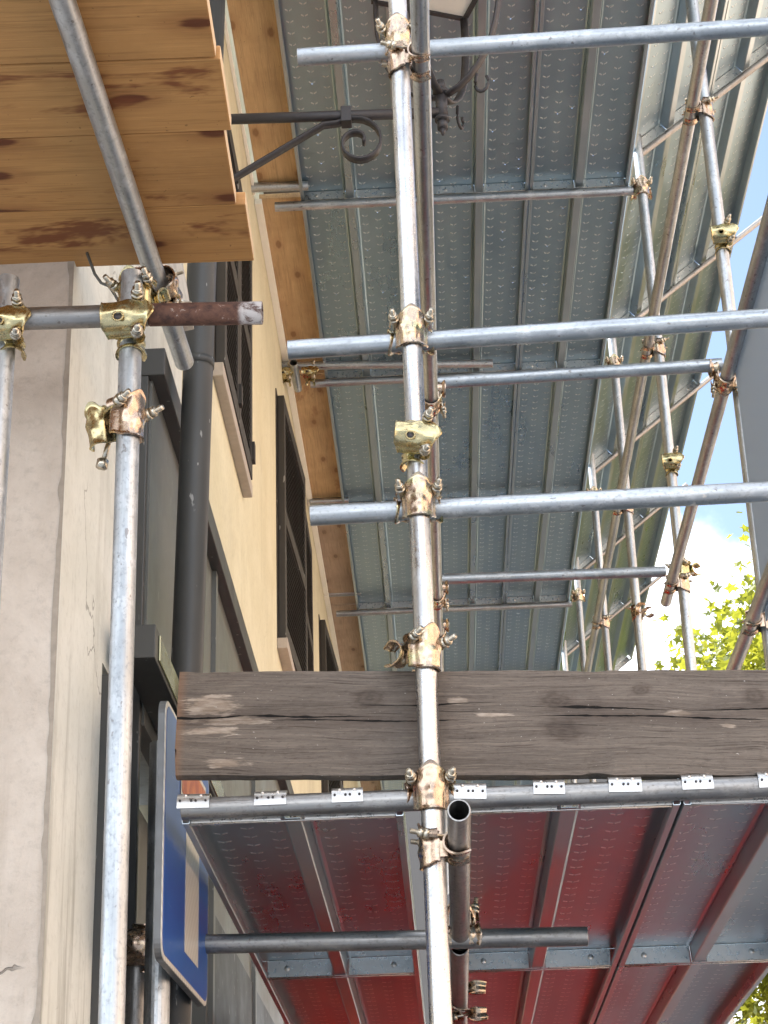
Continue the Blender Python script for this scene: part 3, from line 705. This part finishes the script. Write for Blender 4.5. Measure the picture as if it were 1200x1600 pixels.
def coupler(p, label, a_dir=(0, 0, 1), b_dir=(0, 1, 0), kind='coupler', name='tube_coupler', twist=0.0, scale=1.0):
    if kind not in PROTO: PROTO[kind] = o = make_coupler(M[kind])
    else: o = copy_tree(PROTO[kind])
    z = Vector(a_dir).normalized(); y = Vector(b_dir); y = (y - z * y.dot(z)).normalized(); x = y.cross(z)
    mt = Matrix((x, y, z)).transposed().to_4x4()
    if twist: mt = mt @ Matrix.Rotation(twist, 4, 'Z')
    o.matrix_world = Matrix.Translation(Vector(p)) @ mt @ Matrix.Scale(scale, 4)
    o.name = name
    if name == 'open_coupler' and kind == 'coupler_gold':
        bm = bmesh.new(); cyl(bm, (.014, -.030, -.012), (.014, -.0325, -.012), .0085, n=16, mi=1)  # black disc stands in for the shade inside an uncut hole
        for i in range(16):
            a0 = 2 * math.pi * i / 16; a1 = 2 * math.pi * (i + 1) / 16
            cyl(bm, (.014 + .0095 * math.cos(a0), -.0322, -.012 + .0095 * math.sin(a0)), (.014 + .0095 * math.cos(a1), -.0322, -.012 + .0095 * math.sin(a1)), .0022, n=6)
        mesh_obj('bolt_hole_dark_disc', bm, [M[kind], M['iron']], o, smooth=True)
    return tag(o, label, 'coupler', CG)

# ------------------------------------------------------------------ tubes of the main scaffold
YS = 3.98; YR = YS + DB
def ext(a, b, t0, t1):
    d = b - a; return a + d * t0, a + d * t1
a = at(689, 1600, Y=YS); b = at(621, 0, Y=YS); d = b - a
lo = a + d * ((-1.6 - a.z) / d.z); hi = a + d * ((4.9 - a.z) / d.z)
tube('bright vertical centre standard, the shiniest and nearest upright pole', lo, hi, 'tube_bright')
def std(py): # point of the centre standard at picture row py
    return a + d * ((1600 - py) / 1600.0) if False else at(689 + (621 - 689) * (1600 - py) / 1600.0, py, Y=YS)
rails = []
for lab, pl, pr in (('top long horizontal rail with its sawn end left of the centre standard', (465, 90), (1200, 42)),
                    ('second long horizontal rail from the top crossing the whole right side', (450, 547), (1200, 497)),
                    ('third long horizontal rail, just below the open coupler on the centre standard', (485, 806), (1200, 768))):
    p0 = at(*pl, Y=YR); p1 = at(*pr, Y=YR - .02); p0, p1 = ext(p0, p1, 0, 1.22); rails.append((p0, p1)); tube(lab, p0, p1, 'tube')
p0 = at(284, 1264.3, Y=YR - .004); p1 = at(1200, 1229, Y=YR - .004); p0, p1 = ext(p0, p1, 0, 1.25)
tube('weathered front transom carrying the low deck under the old timber beam', p0, p1, 'tube_old')
tube('brownish transom just in front of the riveted strip of the low deck', at(190, 1478, Y=4.72), at(918, 1463, Y=4.72), 'tube_old')
XL = .0433
zl = at(655, 19, Z=3.1)
tube('upper ledger running away behind the centre standard, dark and foreshortened', (XL, 2.9, 3.10), (XL, 13.5, 3.10), 'tube')
zl2 = at(717, 1268, Y=3.75).z
tube('lower ledger with its open round end facing the camera', (XL + .003, 3.74, zl2), (XL + .003, 4.78, zl2 - .055), 'tube_old')
tube('short brown ledger continuing below the brownish transom', (XL + .001, 4.76, .955), (XL + .001, 7.6, .95), 'tube_old')
# cross rails
tube('cross rail from the upper ledger to the outer row, nearer of two', at(672, 598, Y=5.9), at(1128, 570, Y=5.9), 'tube')
tube('cross rail from the upper ledger to the outer row, farther of two', at(688, 905, Y=7.78), at(1040, 893, Y=7.78), 'tube')
# outer row of standards and ledgers
XP = 1.14; PY = [5.95, 7.80, 9.60, 11.40, 13.20, 15.0]
pl = ['nearest outer standard, at the right edge with the gold coupler', 'second outer standard, right of the open sky gap', 'third outer standard from the right',
      'fourth outer standard from the right', 'fifth outer standard, thin, near the deck edge', 'farthest outer standard, thinnest, at the deck edge above the beam']
for y, lab in zip(PY, pl): tube(lab, (XP, y, -1.6), (XP, y, 5.62 if y > 5.95 else 5.75), 'tube')
XG = XP - DB
tube('top outer ledger climbing steeply past the tilted screen', (XG, 3.2, 4.335), (XG, 16.2, 4.335), 'tube')
tube('middle outer ledger in front of the blue sky, ending at a coupler', (XG, 3.2, 3.135), (XG, 8.02, 3.135), 'tube')
tube('lowest outer ledger in front of the leaves at the right edge', (XG, 3.2, 2.24), (XG, 8.0, 2.24), 'tube')
# deck transoms and tilted screen bearers
trl = ['over the top of the photo', 'out of the photo above the lantern', 'whose end shows under the scroll bracket', 'behind the second rail', 'hidden behind the third rail', 'thin, above the old beam', 'far and low behind the beam', 'farthest of all']
for i, y in enumerate(UY[:8]):
    x0 = at(430, 320, Y=UY[2]).x if i == 2 else -.63 if i == 3 else -.70
    tube('high deck transom %s' % trl[i], (x0, y - .012, UZ - .026), (1.10, y - .012, UZ - .026), 'tube')
tube('short tube end above the high deck transom, beside the pine soffit', (-.79, UY[2] - .10, UZ + .035), (-.50, UY[2] - .10, UZ + .030), 'tube')
tube('thin transom behind the second rail with two brass couplers at its left end', at(435, 572, Y=9.5), at(770, 568, Y=9.5), 'tube')
q = at(459, 569, Y=9.42); tube('open tube end facing the camera by the wall, between the brass couplers', (q.x, 9.40, q.z), (q.x, 9.72, q.z), 'tube')
tube('short tube end under the soffit beside the third rail', (-.76, 11.42, UZ + .02), (-.50, 11.42, UZ + .02), 'tube')
tube('short thin tube end under the soffit near the old beam', (-.77, 13.2, UZ + .07), (-.50, 13.2, UZ + .07), 'tube')
for i, y in enumerate([5.97, 7.82, 9.65, 11.5, 13.3, 15.1]):
    c, s_ = math.cos(TA), math.sin(TA); off = -.030
    base = Vector((mx0 - s_ * off * -1 * -1, y, mz0)); nrm = Vector((s_, 0, -c)); dirv = Vector((c, 0, s_))
    p = Vector((mx0, y, mz0)) + nrm * .019
    tube('sloping bearer under the tilted screen, %s' % ['in the top right corner', 'crossing behind the nearest outer standard', 'poking out past the screen into the sky', 'ending by the open coupler over the tree', 'low beside the tree', 'lowest and farthest'][i],
         p - dirv * .06, p + dirv * (1.10 if i not in (2, 3) else 1.2), 'tube_old', r=.017)

# ------------------------------------------------------------------ couplers of the main scaffold
def rail_z(i, x):
    p0, p1 = rails[i]; t = (x - p0.x) / (p1.x - p0.x); return (p0 + (p1 - p0) * t).z
XSt = std(800).x
for i, (kd, lab) in enumerate((('coupler', 'pinkish coupler joining the top rail to the centre standard'), ('coupler', 'greenish gold coupler joining the second rail to the centre standard'),
                               ('coupler', 'coupler joining the third rail to the centre standard'))):
    p = std((70, 522, 786)[i]); coupler((p.x, YS, rail_z(i, p.x) + .004), lab, kind=kd, twist=R((-8, 3, 2)[i]), scale=1.06)
p = std(1240); coupler((p.x, YS, LT + .004), 'bronze coupler joining the low front transom to the centre standard', kind='coupler_copper', scale=1.06, twist=R(2))
p = std(108); coupler((p.x, YS, 3.10 + .0), 'side coupler joining the centre standard to the upper ledger, below the top rail', b_dir=(1, 0, 0), kind='coupler_copper')
p = std(1302); coupler((p.x, YS, zl2 - .015), 'side coupler holding the open ended lower ledger to the centre standard', b_dir=(1, 0, 0), kind='coupler_copper')
p = std(697); coupler((p.x, YS - DB, p.z), 'empty gold coupler clipped on the centre standard above the third rail', a_dir=(1, .05, -.12), b_dir=(0, 1, 0), kind='coupler_gold', name='open_coupler', scale=1.08)
p = std(1017); coupler((p.x, YS, p.z), 'coupler turned sideways on the centre standard just above the old beam', a_dir=(0, 0, 1), b_dir=(-.62, .78, 0), kind='coupler', name='open_coupler', scale=1.06)
coupler((XL, 5.9 + .0, 3.10), 'coupler of the nearer cross rail on the upper ledger', a_dir=(0, 1, 0), b_dir=(0, 0, 1), kind='coupler_copper')
coupler((XL, 7.78, 3.10), 'coupler of the farther cross rail on the upper ledger', a_dir=(0, 1, 0), b_dir=(0, 0, 1), kind='coupler_copper')
coupler((XL, 8.25, 3.10), 'small coupler on the upper ledger just behind the farther cross rail', a_dir=(0, 1, 0), b_dir=(0, 0, 1), kind='coupler_copper')
coupler((XL + .003, 4.72, .972 + .052), 'copper coupler where the lower ledger crosses the brownish transom', a_dir=(0, 1, 0), b_dir=(0, 0, -1), kind='coupler_copper')
coupler((XL + .001, 5.55, .955), 'copper coupler at the bottom edge on the short brown ledger', a_dir=(0, 1, 0), b_dir=(1, 0, 0), kind='coupler_copper')
# outer row
def oc(i, z, lab, b=( -1, 0, 0), kind='coupler_copper', name='tube_coupler', tw=0):
    coupler((XP, PY[i], z), lab, b_dir=b, kind=kind, name=name, twist=tw)
oc(0, 4.335, 'coupler of the top outer ledger on the nearest outer standard')
coupler((XG, PY[0] - .05, 3.135), 'dark coupler of the middle outer ledger where the nearer cross rail ends', a_dir=(0, 1, 0), b_dir=(0, 0, 1), kind='coupler_copper')
oc(1, 3.135, 'coupler at the end of the middle outer ledger on the second standard')
oc(0, 2.24, 'coupler of the lowest outer ledger at the right edge')
oc(1, 4.335, 'coupler of the top outer ledger on the second outer standard')
oc(2, 4.335, 'coupler of the top outer ledger on the third outer standard')
oc(3, 4.335, 'coupler of the top outer ledger on the fourth outer standard')
z0 = at(1130, 376, Y=PY[0]).z; coupler((XP, PY[0] - DB, z0), 'pale gold empty coupler on the nearest outer standard above the second rail', a_dir=(1, 0, .05), b_dir=(0, 1, 0), kind='coupler_gold', name='open_coupler')
z0 = at(1047, 727, Y=PY[1]).z; coupler((XP, PY[1] - DB, z0), 'empty coupler on the second outer standard just above the third rail', a_dir=(1, 0, .05), b_dir=(0, 1, 0), kind='coupler_gold', name='open_coupler')
z0 = at(1066, 890, Y=PY[1]).z; coupler((XP, PY[1], z0), 'gold coupler half open on the second outer standard above the ledger end', b_dir=(.7, .7, 0), kind='coupler_gold', name='open_coupler')
z0 = at(998, 957, Y=PY[2]).z; coupler((XP, PY[2], z0), 'empty coupler with a hanging flap on the third outer standard above the beam', b_dir=(.8, -.6, 0), kind='coupler_copper', name='open_coupler')
for i in range(1, 5): oc(i, UZ - .03, 'coupler of the high deck transom on the %s outer standard' % ['', 'second', 'third', 'fourth', 'fifth'][i], b=(0, 1, 0), kind='coupler')
q = at(459, 569, Y=9.42)
coupler((q.x + .085, 9.50, q.z - .01), 'right hand one of two brass couplers by the wall behind the second rail', a_dir=(1, 0, 0), b_dir=(0, 1, 0), kind='coupler_gold')
coupler((q.x - .055, 9.50, q.z - .01), 'left hand one of two brass couplers by the wall behind the second rail', a_dir=(1, 0, 0), b_dir=(0, 1, 0), kind='coupler_gold')

# ------------------------------------------------------------------ grey guard sheet on the outer row
bm = bmesh.new(); box(bm, XG + .026, XG + .032, 3.3, 5.84, 2.20, 3.21, bev=.002); 
for yy in (3.9, 4.9, 5.7): cyl(bm, (XG + .021, yy, 3.18), (XG + .035, yy, 3.18), .006, n=10)
g = mesh_obj('guard_sheet', bm, M['greysheet']); tag(g, 'plain pale grey guard sheet fixed to the outer ledgers at the right edge', 'guard sheet')

# ------------------------------------------------------------------ old timber beam
a = at(276, 1134, Y=YR + .02); b = at(1200, 1132, Y=YR + .02); hgt = at(276, 1050, Y=YR).z - at(276, 1217, Y=YR).z
bm = bmesh.new(); L = (b - a).length * 1.3; NX = 260
rings = []
prof = [(-1, -1), (-.5, -1), (0, -1), (.5, -1), (1, -1), (1, 0), (1, 1), (.5, 1), (0, 1), (-.5, 1), (-1, 1), (-1, 0)]
for i in range(NX + 1):
    x = L * i / NX; ring = []
    for u, v in prof:                        # u across height, v through thickness
        z = u * hgt / 2; y = v * .024
        if abs(u) == 1 and abs(v) == 1: z -= math.copysign(.004, u); y -= math.copysign(.004, v)
        nn = noise.noise(Vector((x * 6, u * 3, v * 5))) * .0026 + noise.noise(Vector((x * 25, u * 5, v))) * .0012
        if abs(u) == 1: nn -= max(0, noise.noise(Vector((x * 9, u * 7, 3))) - .25) * .012 * u * (1 if v < 1 else .3)
        if i == 0: x_ = x + noise.noise(Vector((u * 4, v * 3, 1))) * .004 + (.010 if u == -1 else 0) + (.003 if abs(v) == 1 else 0)
        else: x_ = x
        ring.append(bm.verts.new((x_, y + nn * (1 if v else 0), z + nn * (1.3 if abs(u) == 1 else 0))))
    rings.append(ring)
for r0, r1 in zip(rings, rings[1:]):
    for j in range(12): bm.faces.new((r0[j], r0[(j + 1) % 12], r1[(j + 1) % 12], r1[j]))
bm.faces.new(rings[0][::-1]); bm.faces.new(rings[-1]); bmesh.ops.recalc_face_normals(bm, faces=bm.faces)
for vtx in bm.verts: vtx.co.x -= -a.x * 0 ; 
beam = mesh_obj('timber_beam', bm, M['beam'], smooth=True, sharp=40)
# local x is offset so that the material's x reads like world x
beam.data.transform(Matrix.Translation((a.x, 0, 0)))
beam.matrix_world = Matrix.Translation(a) @ (b - a).to_track_quat('X', 'Z').to_matrix().to_4x4() @ Matrix.Translation((-a.x, 0, 0))
tag(beam, 'cracked dark brown timber beam set on edge along the low deck', 'timber beam')

# ------------------------------------------------------------------ pine soffit between deck and wall
sl = ['orange, at the top of the photo', 'orange, behind the scroll bracket', 'orange with peeling stains, behind the second rail', 'orange stained, above the third rail', 'grey brown, below the third rail', 'grey brown, just above the old beam', 'brown, behind the beam', 'brown, farthest']
for i in range(8):
    y0 = UY[i] + .02 * random.random() + (.03 if i > 1 else 0); L = 1.83
    bm = bmesh.new(); box(bm, -.112, .112, 0, L, 0, .030, bev=.003)
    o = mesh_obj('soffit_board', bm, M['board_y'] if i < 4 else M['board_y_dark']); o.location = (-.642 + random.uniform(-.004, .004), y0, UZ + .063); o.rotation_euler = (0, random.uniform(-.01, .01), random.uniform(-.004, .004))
    tag(o, 'soffit board beside the house wall, ' + sl[i], 'wooden board', 'soffit boards along the wall')
for i, (y0, y1, lab) in enumerate(((5.9, 7.80, 'thin white batten along the wall top beside the pine platform'), (7.88, 9.62, 'white batten along the wall top ending left of the second rail'), (9.74, 13.1, 'white batten along the wall top beside the third rail'), (13.15, 18, 'thin white batten along the wall top near the old beam'))):
    bm = bmesh.new(); box(bm, XW + .001, XW + (.014 if i == 0 else .036), y0, y1, UZ + .03, UZ + .062, bev=.002); tag(mesh_obj('wall_batten', bm, M['batten']), lab, 'batten', 'battens along the wall top')

# ------------------------------------------------------------------ wrought iron bracket and lantern
YB = 5.3
br = thing('lantern_bracket', 'black wrought iron wall bracket ending in a scroll', 'bracket', (XW, YB, 3.9))
def rel(p): return Vector(p) - Vector((XW, YB, 3.9))
pb0 = at(370, 186, Y=YB); pb1 = at(700, 176, Y=YB); zb = pb0.z
bm = bmesh.new(); dd = (pb1 - pb0); st = pb0 + dd * ((XW - pb0.x) / dd.x); sweep(bm, [rel(st), rel(pb1)], .0185, 16); mesh_obj('bar', bm, M['iron'], br, smooth=True)
bm = bmesh.new(); pc = at(541, 181, Y=YB); box(bm, *(lambda c: (c.x - .018, c.x + .018, c.y - .024, c.y + .024, c.z - .036, c.z + .026))(rel(pc)), bev=.003); mesh_obj('collar', bm, M['iron'], br)
bm = bmesh.new(); pts = []
p_w = at(372, 275, Y=YB); p_t = at(505, 196, Y=YB); sl_ = (p_t - p_w); p_ws = p_w + sl_ * ((XW - p_w.x) / sl_.x)
pts = [rel(p_ws), rel(p_w), rel(p_w + sl_ * .5), rel(p_t)]
cc = rel(at(556, 222, Y=YB)); 
for i in range(30):
    t = i / 29; ang = R(128 - 505 * t); rad = .088 * (1 - t) ** 1.0 + .020
    c2 = cc + Vector((.003 + .004 * t, 0, -.006 * (1 - t)))
    pts.append(c2 + Vector((math.cos(ang) * rad * .95, 0, math.sin(ang) * rad)))
sweep(bm, pts, .01, flat=(.034, .009, Vector((0, 1, 0)))); mesh_obj('scroll', bm, M['iron'], br, smooth=True)
bm = bmesh.new(); pc = rel(at(690, 168, Y=YB))
cyl(bm, pc + Vector((0, 0, -.115)), pc + Vector((0, 0, -.09)), .004, .014, 14)
for z0, z1, r0, r1 in ((-.09, -.055, .018, .018), (-.055, -.045, .026, .026), (-.045, .055, .0205, .0205), (.055, .068, .028, .028), (.068, .11, .019, .015)): cyl(bm, pc + Vector((0, 0, z0)), pc + Vector((0, 0, z1)), r0, r1, 16)
mesh_obj('finial', bm, M['iron'], br, smooth=True)
LX = at(690, 150, Y=YB).x; LZ0 = zb
ln = thing('street_lantern', 'black iron lantern frame standing on the bracket at the top edge', 'lantern', (LX, YB, zb))
frame_z = at(700, -34, Y=YB).z - zb
bm = bmesh.new(); h = .175
for u in (-1, 1):
    box(bm, -h - .008, h + .008, u * h - .008, u * h + .008, frame_z - .008, frame_z + .010)
    box(bm, u * h - .008, u * h + .008, -h + .008, h - .008, frame_z - .008, frame_z + .010)
    for v in (-1, 1): sweep(bm, [(u * h, v * h, frame_z + .010), (u * h * 1.35, v * h * 1.35, frame_z + .5)], .008, 6)
fr = mesh_obj('frame', bm, M['iron'], ln); ln.rotation_euler = (0, 0, R(20))
bm = bmesh.new(); box(bm, -h + .009, h - .009, -h + .009, h - .009, frame_z + .001, frame_z + .006); mesh_obj('diffuser', bm, M['white'], ln)
for k4 in range(4):
    an = R(45 + 90 * k4); cx, cy = math.cos(an), math.sin(an); hh = h * 1.40
    bm = bmesh.new(); pts = [(.02 * cx, .02 * cy, .06)]
    for t in range(11):
        s_ = t / 10; rr = hh * (1 - (1 - s_) ** 2.2) * .98 + .02 * (1 - s_); pts.append((rr * cx, rr * cy, .055 + (frame_z - .062) * s_ ** 1.5))
    sweep(bm, pts, .01, flat=(.028, .008, Vector((-cy, cx, 0)))); 
    pts = [(hh * .55 * cx, hh * .55 * cy, .10)] + [(hh * (.62 + .10 * math.cos(R(a_))) * cx, hh * (.62 + .10 * math.cos(R(a_))) * cy, .055 + .035 * math.sin(R(a_))) for a_ in range(160, 420, 30)]
    sweep(bm, pts, .006, 6)
    mesh_obj('arm', bm, M['iron'], ln, smooth=True)

# ------------------------------------------------------------------ left scaffold by the corner
YL = 3.45; YT = YL - DB
tp = at(207, 428, Y=YL); bt = at(174, 1600, Y=YL); dd = bt - tp; bt = tp + dd * ((-1.6 - tp.z) / dd.z)
lp = tube('left standard, upright pole in front of the cream wall corner', tp, bt, 'tube')
def lstd(py): return at(207 + (174 - 207) * (py - 428) / 1172.0, py, Y=YL)
t2 = at(11, 480, Y=YL); b2 = at(-14, 880, Y=YL); dd = b2 - t2
tube('cut off upright pole at the left edge of the photo', at(13, 436, Y=YL), t2 + dd * ((-1.6 - t2.z) / dd.z), 'tube')
a = at(10, 499, Y=YT); b = at(232, 492, Y=YT); dd = b - a
tube('short clean rail between the two left poles under the pine platform', a - dd * 1.2, b, 'tube_old')
tube('rusty speckled tube end poking right from the gold coupler', b + dd.normalized() * .002, at(410, 489, Y=YT), 'rust', r=.0245)
tube('sloping tube under the pine platform, ending in front of the downpipe', at(40, -170, Z=2.30), at(288, 566, Z=2.30), 'tube')
p = lstd(500); zt = at(205, 495, Y=YT).z
coupler((p.x, YT, zt - .002), 'big gold coupler on the left standard gripping the rusty tube', a_dir=(1, 0, .02), b_dir=(0, 1, 0), kind='coupler_gold', scale=1.12)
p = at(258, 448, Z=2.30); 
coupler((p.x, p.y, 2.30), 'swivel coupler gripping the sloping tube beside the gold coupler', a_dir=(.03, 1, 0), b_dir=(-1, 0, -.25), kind='coupler_copper')
coupler((lstd(450).x, YL + .02, lstd(452).z), 'coupler on top of the left standard half hidden by the pine platform', a_dir=(0, 0, 1), b_dir=(.3, 1, 0), kind='coupler_gold')
p = at(12, 503, Y=YT); coupler((p.x, YT, p.z), 'gold coupler cut by the left edge of the photo', a_dir=(1, 0, .02), b_dir=(0, 1, 0), kind='coupler_gold')
# open coupler with swung flap
p = lstd(655); oc_ = coupler((p.x, YL, p.z), 'open bronze coupler with its flap swung out on the left standard', b_dir=(-.8, .6, 0), kind='coupler_copper', name='open_coupler', scale=1.06)
for ch in list(oc_.children):
    if ch.name.startswith('saddle'): bpy.data.objects.remove(ch)
fl = mesh_obj('flap', shell(cap_fn, 36, 16), M['coupler_gold'], oc_, smooth=True, sharp=60)
fl.matrix_local = Matrix.Translation((-.030, .048, -.016)) @ Matrix.Rotation(R(18), 4, 'X') @ Matrix.Rotation(R(-80), 4, 'Z') @ Matrix.Rotation(R(-25), 4, 'Y') @ Matrix.Scale(.9, 4)
hk = mesh_obj('hinge', shell(lambda u, v: Vector((-.02 + .04 * v, .055 + .016 * math.cos(R(300 * u)), .026 + .016 * math.sin(R(300 * u)))), 14, 4), M['coupler_gold'], oc_, smooth=True)
hb = bmesh.new(); cyl(hb, (.0, .045, -.01), (-.006, .062, -.075), .0052, n=12); cyl(hb, (-.006, .062, -.070), (-.007, .065, -.088), .0115, n=6); mesh_obj('hanging_bolt', hb, M['bolt'], oc_, smooth=True, sharp=25)
# lower left coupler, stub tube
q = at(222, 1478, Y=4.44); coupler((q.x, 4.44, q.z), 'bronze coupler low beside the left standard and the road sign', a_dir=(1, 0, 0), b_dir=(0, 1, 0), kind='coupler_copper', scale=1.18)
q = at(214, 1512, Y=4.49); tube('brown stub of upright tube under the low bronze coupler', (q.x, 4.49, -1.6), (q.x, 4.49, q.z), 'tube_old', r=.029)
# cable
bm = bmesh.new(); sweep(bm, [at(*p_, Y=3.62) for p_ in ((136, 395), (148, 428), (158, 442), (170, 447), (178, 458), (186, 472), (196, 476))], .0035, 8)
tag(mesh_obj('cable', bm, M['cable'], smooth=True), 'thin grey cable dangling by the wall below the pine platform', 'cable')
# small plank end behind the swivel coupler
bm = bmesh.new(); q = at(272, 455, Y=4.3); box(bm, -.035, .035, 0, .03, -.11, .14, bev=.002); o = mesh_obj('plank_offcut', bm, M['greyplank']); o.location = q; o.rotation_euler = (0, R(-9), 0)
tag(o, 'short pale grey plank end behind the swivel coupler', 'wooden board')

# pine platform: wide boards side by side, seen from below
ZB = 2.328
seams = [(200, 418), (200, 328), (200, 212), (200, 98), (200, -16), (200, -150), (200, -300)]
ends = [(392, 365), (362, 265), (355, 150), (332, 44), (310, -60), (300, -200)]
bl = ['lowest in the photo, with the longest right end', 'second from the bottom', 'third from the bottom, notched at its right end', 'fourth from the bottom, dark wet stains', 'at the very top edge', 'above the top edge']
for i in range(6):
    ya = at(*seams[i + 1], Z=ZB).y + .002; yb = at(*seams[i], Z=ZB).y - .002
    xe = at(*ends[i], Z=ZB).x; bm = bmesh.new(); L = 2.6; wy = yb - ya; nx = 40
    box(bm, -L, 0, 0, wy, 0,   .034, bev=.004)
    bm.normal_update()
    for f in bm.faces:
        if f.normal.x > .9: f.material_index = 1
    o = mesh_obj('platform_board', bm, [M['board'], M['endgrain']]); o.location = (xe, ya, ZB + random.uniform(0, .003)); o.rotation_euler = (random.uniform(-.006, .006), 0, R(1.0))
    tag(o, 'orange pine platform board, ' + bl[i], 'wooden board', 'boards of the left pine platform')

# ------------------------------------------------------------------ road sign
XS = -.600; ys0 = at(262, 1300, X=XS).y; ys1 = ys0 + .665; zs1 = at(266, 1088, X=XS).z; zs0 = at(262, 1500, X=XS).z
sg = thing('road_sign', 'blue dead end road sign seen edge on behind the old beam', 'road sign', (XS - .08, (ys0 + ys1) / 2, -1.6))
def rrect(y0, y1, z0, z1, r, n=6):
    out = []
    for cy, cz, a0 in ((y1 - r, z1 - r, 0), (y0 + r, z1 - r, 90), (y0 + r, z0 + r, 180), (y1 - r, z0 + r, 270)):
        for i in range(n + 1):
            a_ = R(a0 + 90 * i / n); out.append((cy + math.cos(a_) * r, cz + math.sin(a_) * r))
    return out
def extr(bm, poly, x0, x1, mi=0):
    A = [bm.verts.new((x0, y, z)) for y, z in poly]; B = [bm.verts.new((x1, y, z)) for y, z in poly]; n = len(poly)
    for i in range(n): bm.faces.new((A[i], A[(i + 1) % n], B[(i + 1) % n], B[i])).material_index = mi
    bm.faces.new(B).material_index = mi; bm.faces.new(A[::-1]).material_index = mi
def sgp(name, bm, mat):
    o = mesh_obj(name, bm, mat, sg); o.matrix_parent_inverse = Matrix.Translation(-Vector(sg.location)); return o
bm = bmesh.new(); extr(bm, rrect(ys0, ys1, zs0, zs1, .04), XS - .017, XS - .002); sgp('backing_tray', bm, M['sign_back'])
bm = bmesh.new(); extr(bm, rrect(ys0 + .001, ys1 - .001, zs0 + .001, zs1 - .001, .04), XS - .0019, XS); sgp('white_border', bm, M['sign_white'])
bm = bmesh.new(); extr(bm, rrect(ys0 + .012, ys1 - .012, zs0 + .012, zs1 - .012, .034), XS + .0002, XS + .0014); sgp('blue_field', bm, M['sign_blue'])
yc = ys0 + .665 * .60; zt_ = zs0 + .60 * .72; sg.rotation_euler = (0, 0, R(-1.6))
bm = bmesh.new(); extr(bm, [(yc - .10, zs0 + .07), (yc + .10, zs0 + .07), (yc + .10, zt_), (yc - .10, zt_)], XS + .0016, XS + .0024); sgp('stem', bm, M['sign_white'])
bm = bmesh.new(); extr(bm, [(yc - .19, zt_ - .012), (yc + .19, zt_ - .012), (yc + .19, zt_ + .112), (yc - .19, zt_ + .112)], XS + .0026, XS + .0032); sgp('bar_border', bm, M['sign_white'])
bm = bmesh.new(); extr(bm, [(yc - .178, zt_), (yc + .178, zt_), (yc + .178, zt_ + .10), (yc - .178, zt_ + .10)], XS + .0034, XS + .004); sgp('bar', bm, M['sign_red'])
bm = bmesh.new(); pz = at(264, 1560, Y=4.40); cyl(bm, (XS - .06, 4.38, -1.6), (XS - .06, 4.38, zs1 - .02), .030, n=24); sgp('post', bm, M['tube'])
for zz in (zs0 + .1, zs1 - .12):
    bm = bmesh.new(); box(bm, XS - .034, XS - .0175, 4.30, 4.46, zz, zz + .03); sgp('clamp', bm, M['sign_back'])

# ------------------------------------------------------------------ tree beyond the scaffold
tr = thing('tree', 'yellow green broadleaf tree with star shaped leaves beyond the scaffold', 'tree', (6.3, 20.5, -1.6))
TC = Vector((6.15, 20.5, 5.6)) - Vector((6.3, 20.5, -1.6))
bm = bmesh.new(); rnd = random.Random(3)
sweep(bm, [(0, 0, 0), (.05, 0, 1.6), (-.05, .05, 3.4), (-.1, 0, 5.0), (-.2, 0, 7.4)], [.22, .17, .14, .10, .04], 12)
limbs = []
for i in range(16):
    an = i * 2.4; z0 = 2.6 + i * .30; up = rnd.uniform(.3, 1.2); l = rnd.uniform(1.8, 3.0)
    p0 = Vector((-.05, 0, z0)); p3 = p0 + Vector((math.cos(an) * l, math.sin(an) * l, up)); pm = (p0 + p3) / 2 + Vector((0, 0, .25))
    sweep(bm, [p0, pm, p3], [.06, .04, .012], 7); limbs.append((pm, p3))
mesh_obj('trunk', bm, M['bark'], tr, smooth=True)
bm = bmesh.new()
def star(bm, c, s, q):
    vs = []
    for i in range(10):
        an = 2 * math.pi * i / 10 + .3; rr = s * (1.0 if i % 2 == 0 else .48)
        vs.append(bm.verts.new(c + q @ Vector((math.cos(an) * rr, math.sin(an) * rr, .10 * s * math.cos(2 * an)))))
    bm.faces.new(vs)
from mathutils import Euler
clumps = []
for i in range(520):
    v = Vector((rnd.gauss(0, 1), rnd.gauss(0, 1), rnd.gauss(0, 1))).normalized()
    rr = (rnd.uniform(.25, 1)) ** .5
    c = TC + Vector((v.x * 4.0, v.y * 3.2, v.z * 3.7)) * rr * (1 + .14 * noise.noise(v * 2.2)); clumps.append((c, rnd.uniform(.3, .62)))
for c, cr in clumps:
    for _ in range(int(120 * cr / .45)):
        v = Vector((rnd.gauss(0, 1), rnd.gauss(0, 1), rnd.gauss(0, .8))) * cr * .62
        star(bm, c + v, rnd.uniform(.05, .09), Euler((rnd.gauss(0, .7), rnd.gauss(0, .7), rnd.uniform(0, 6.3))).to_quaternion())
mesh_obj('crown', bm, M['leaf'], tr)
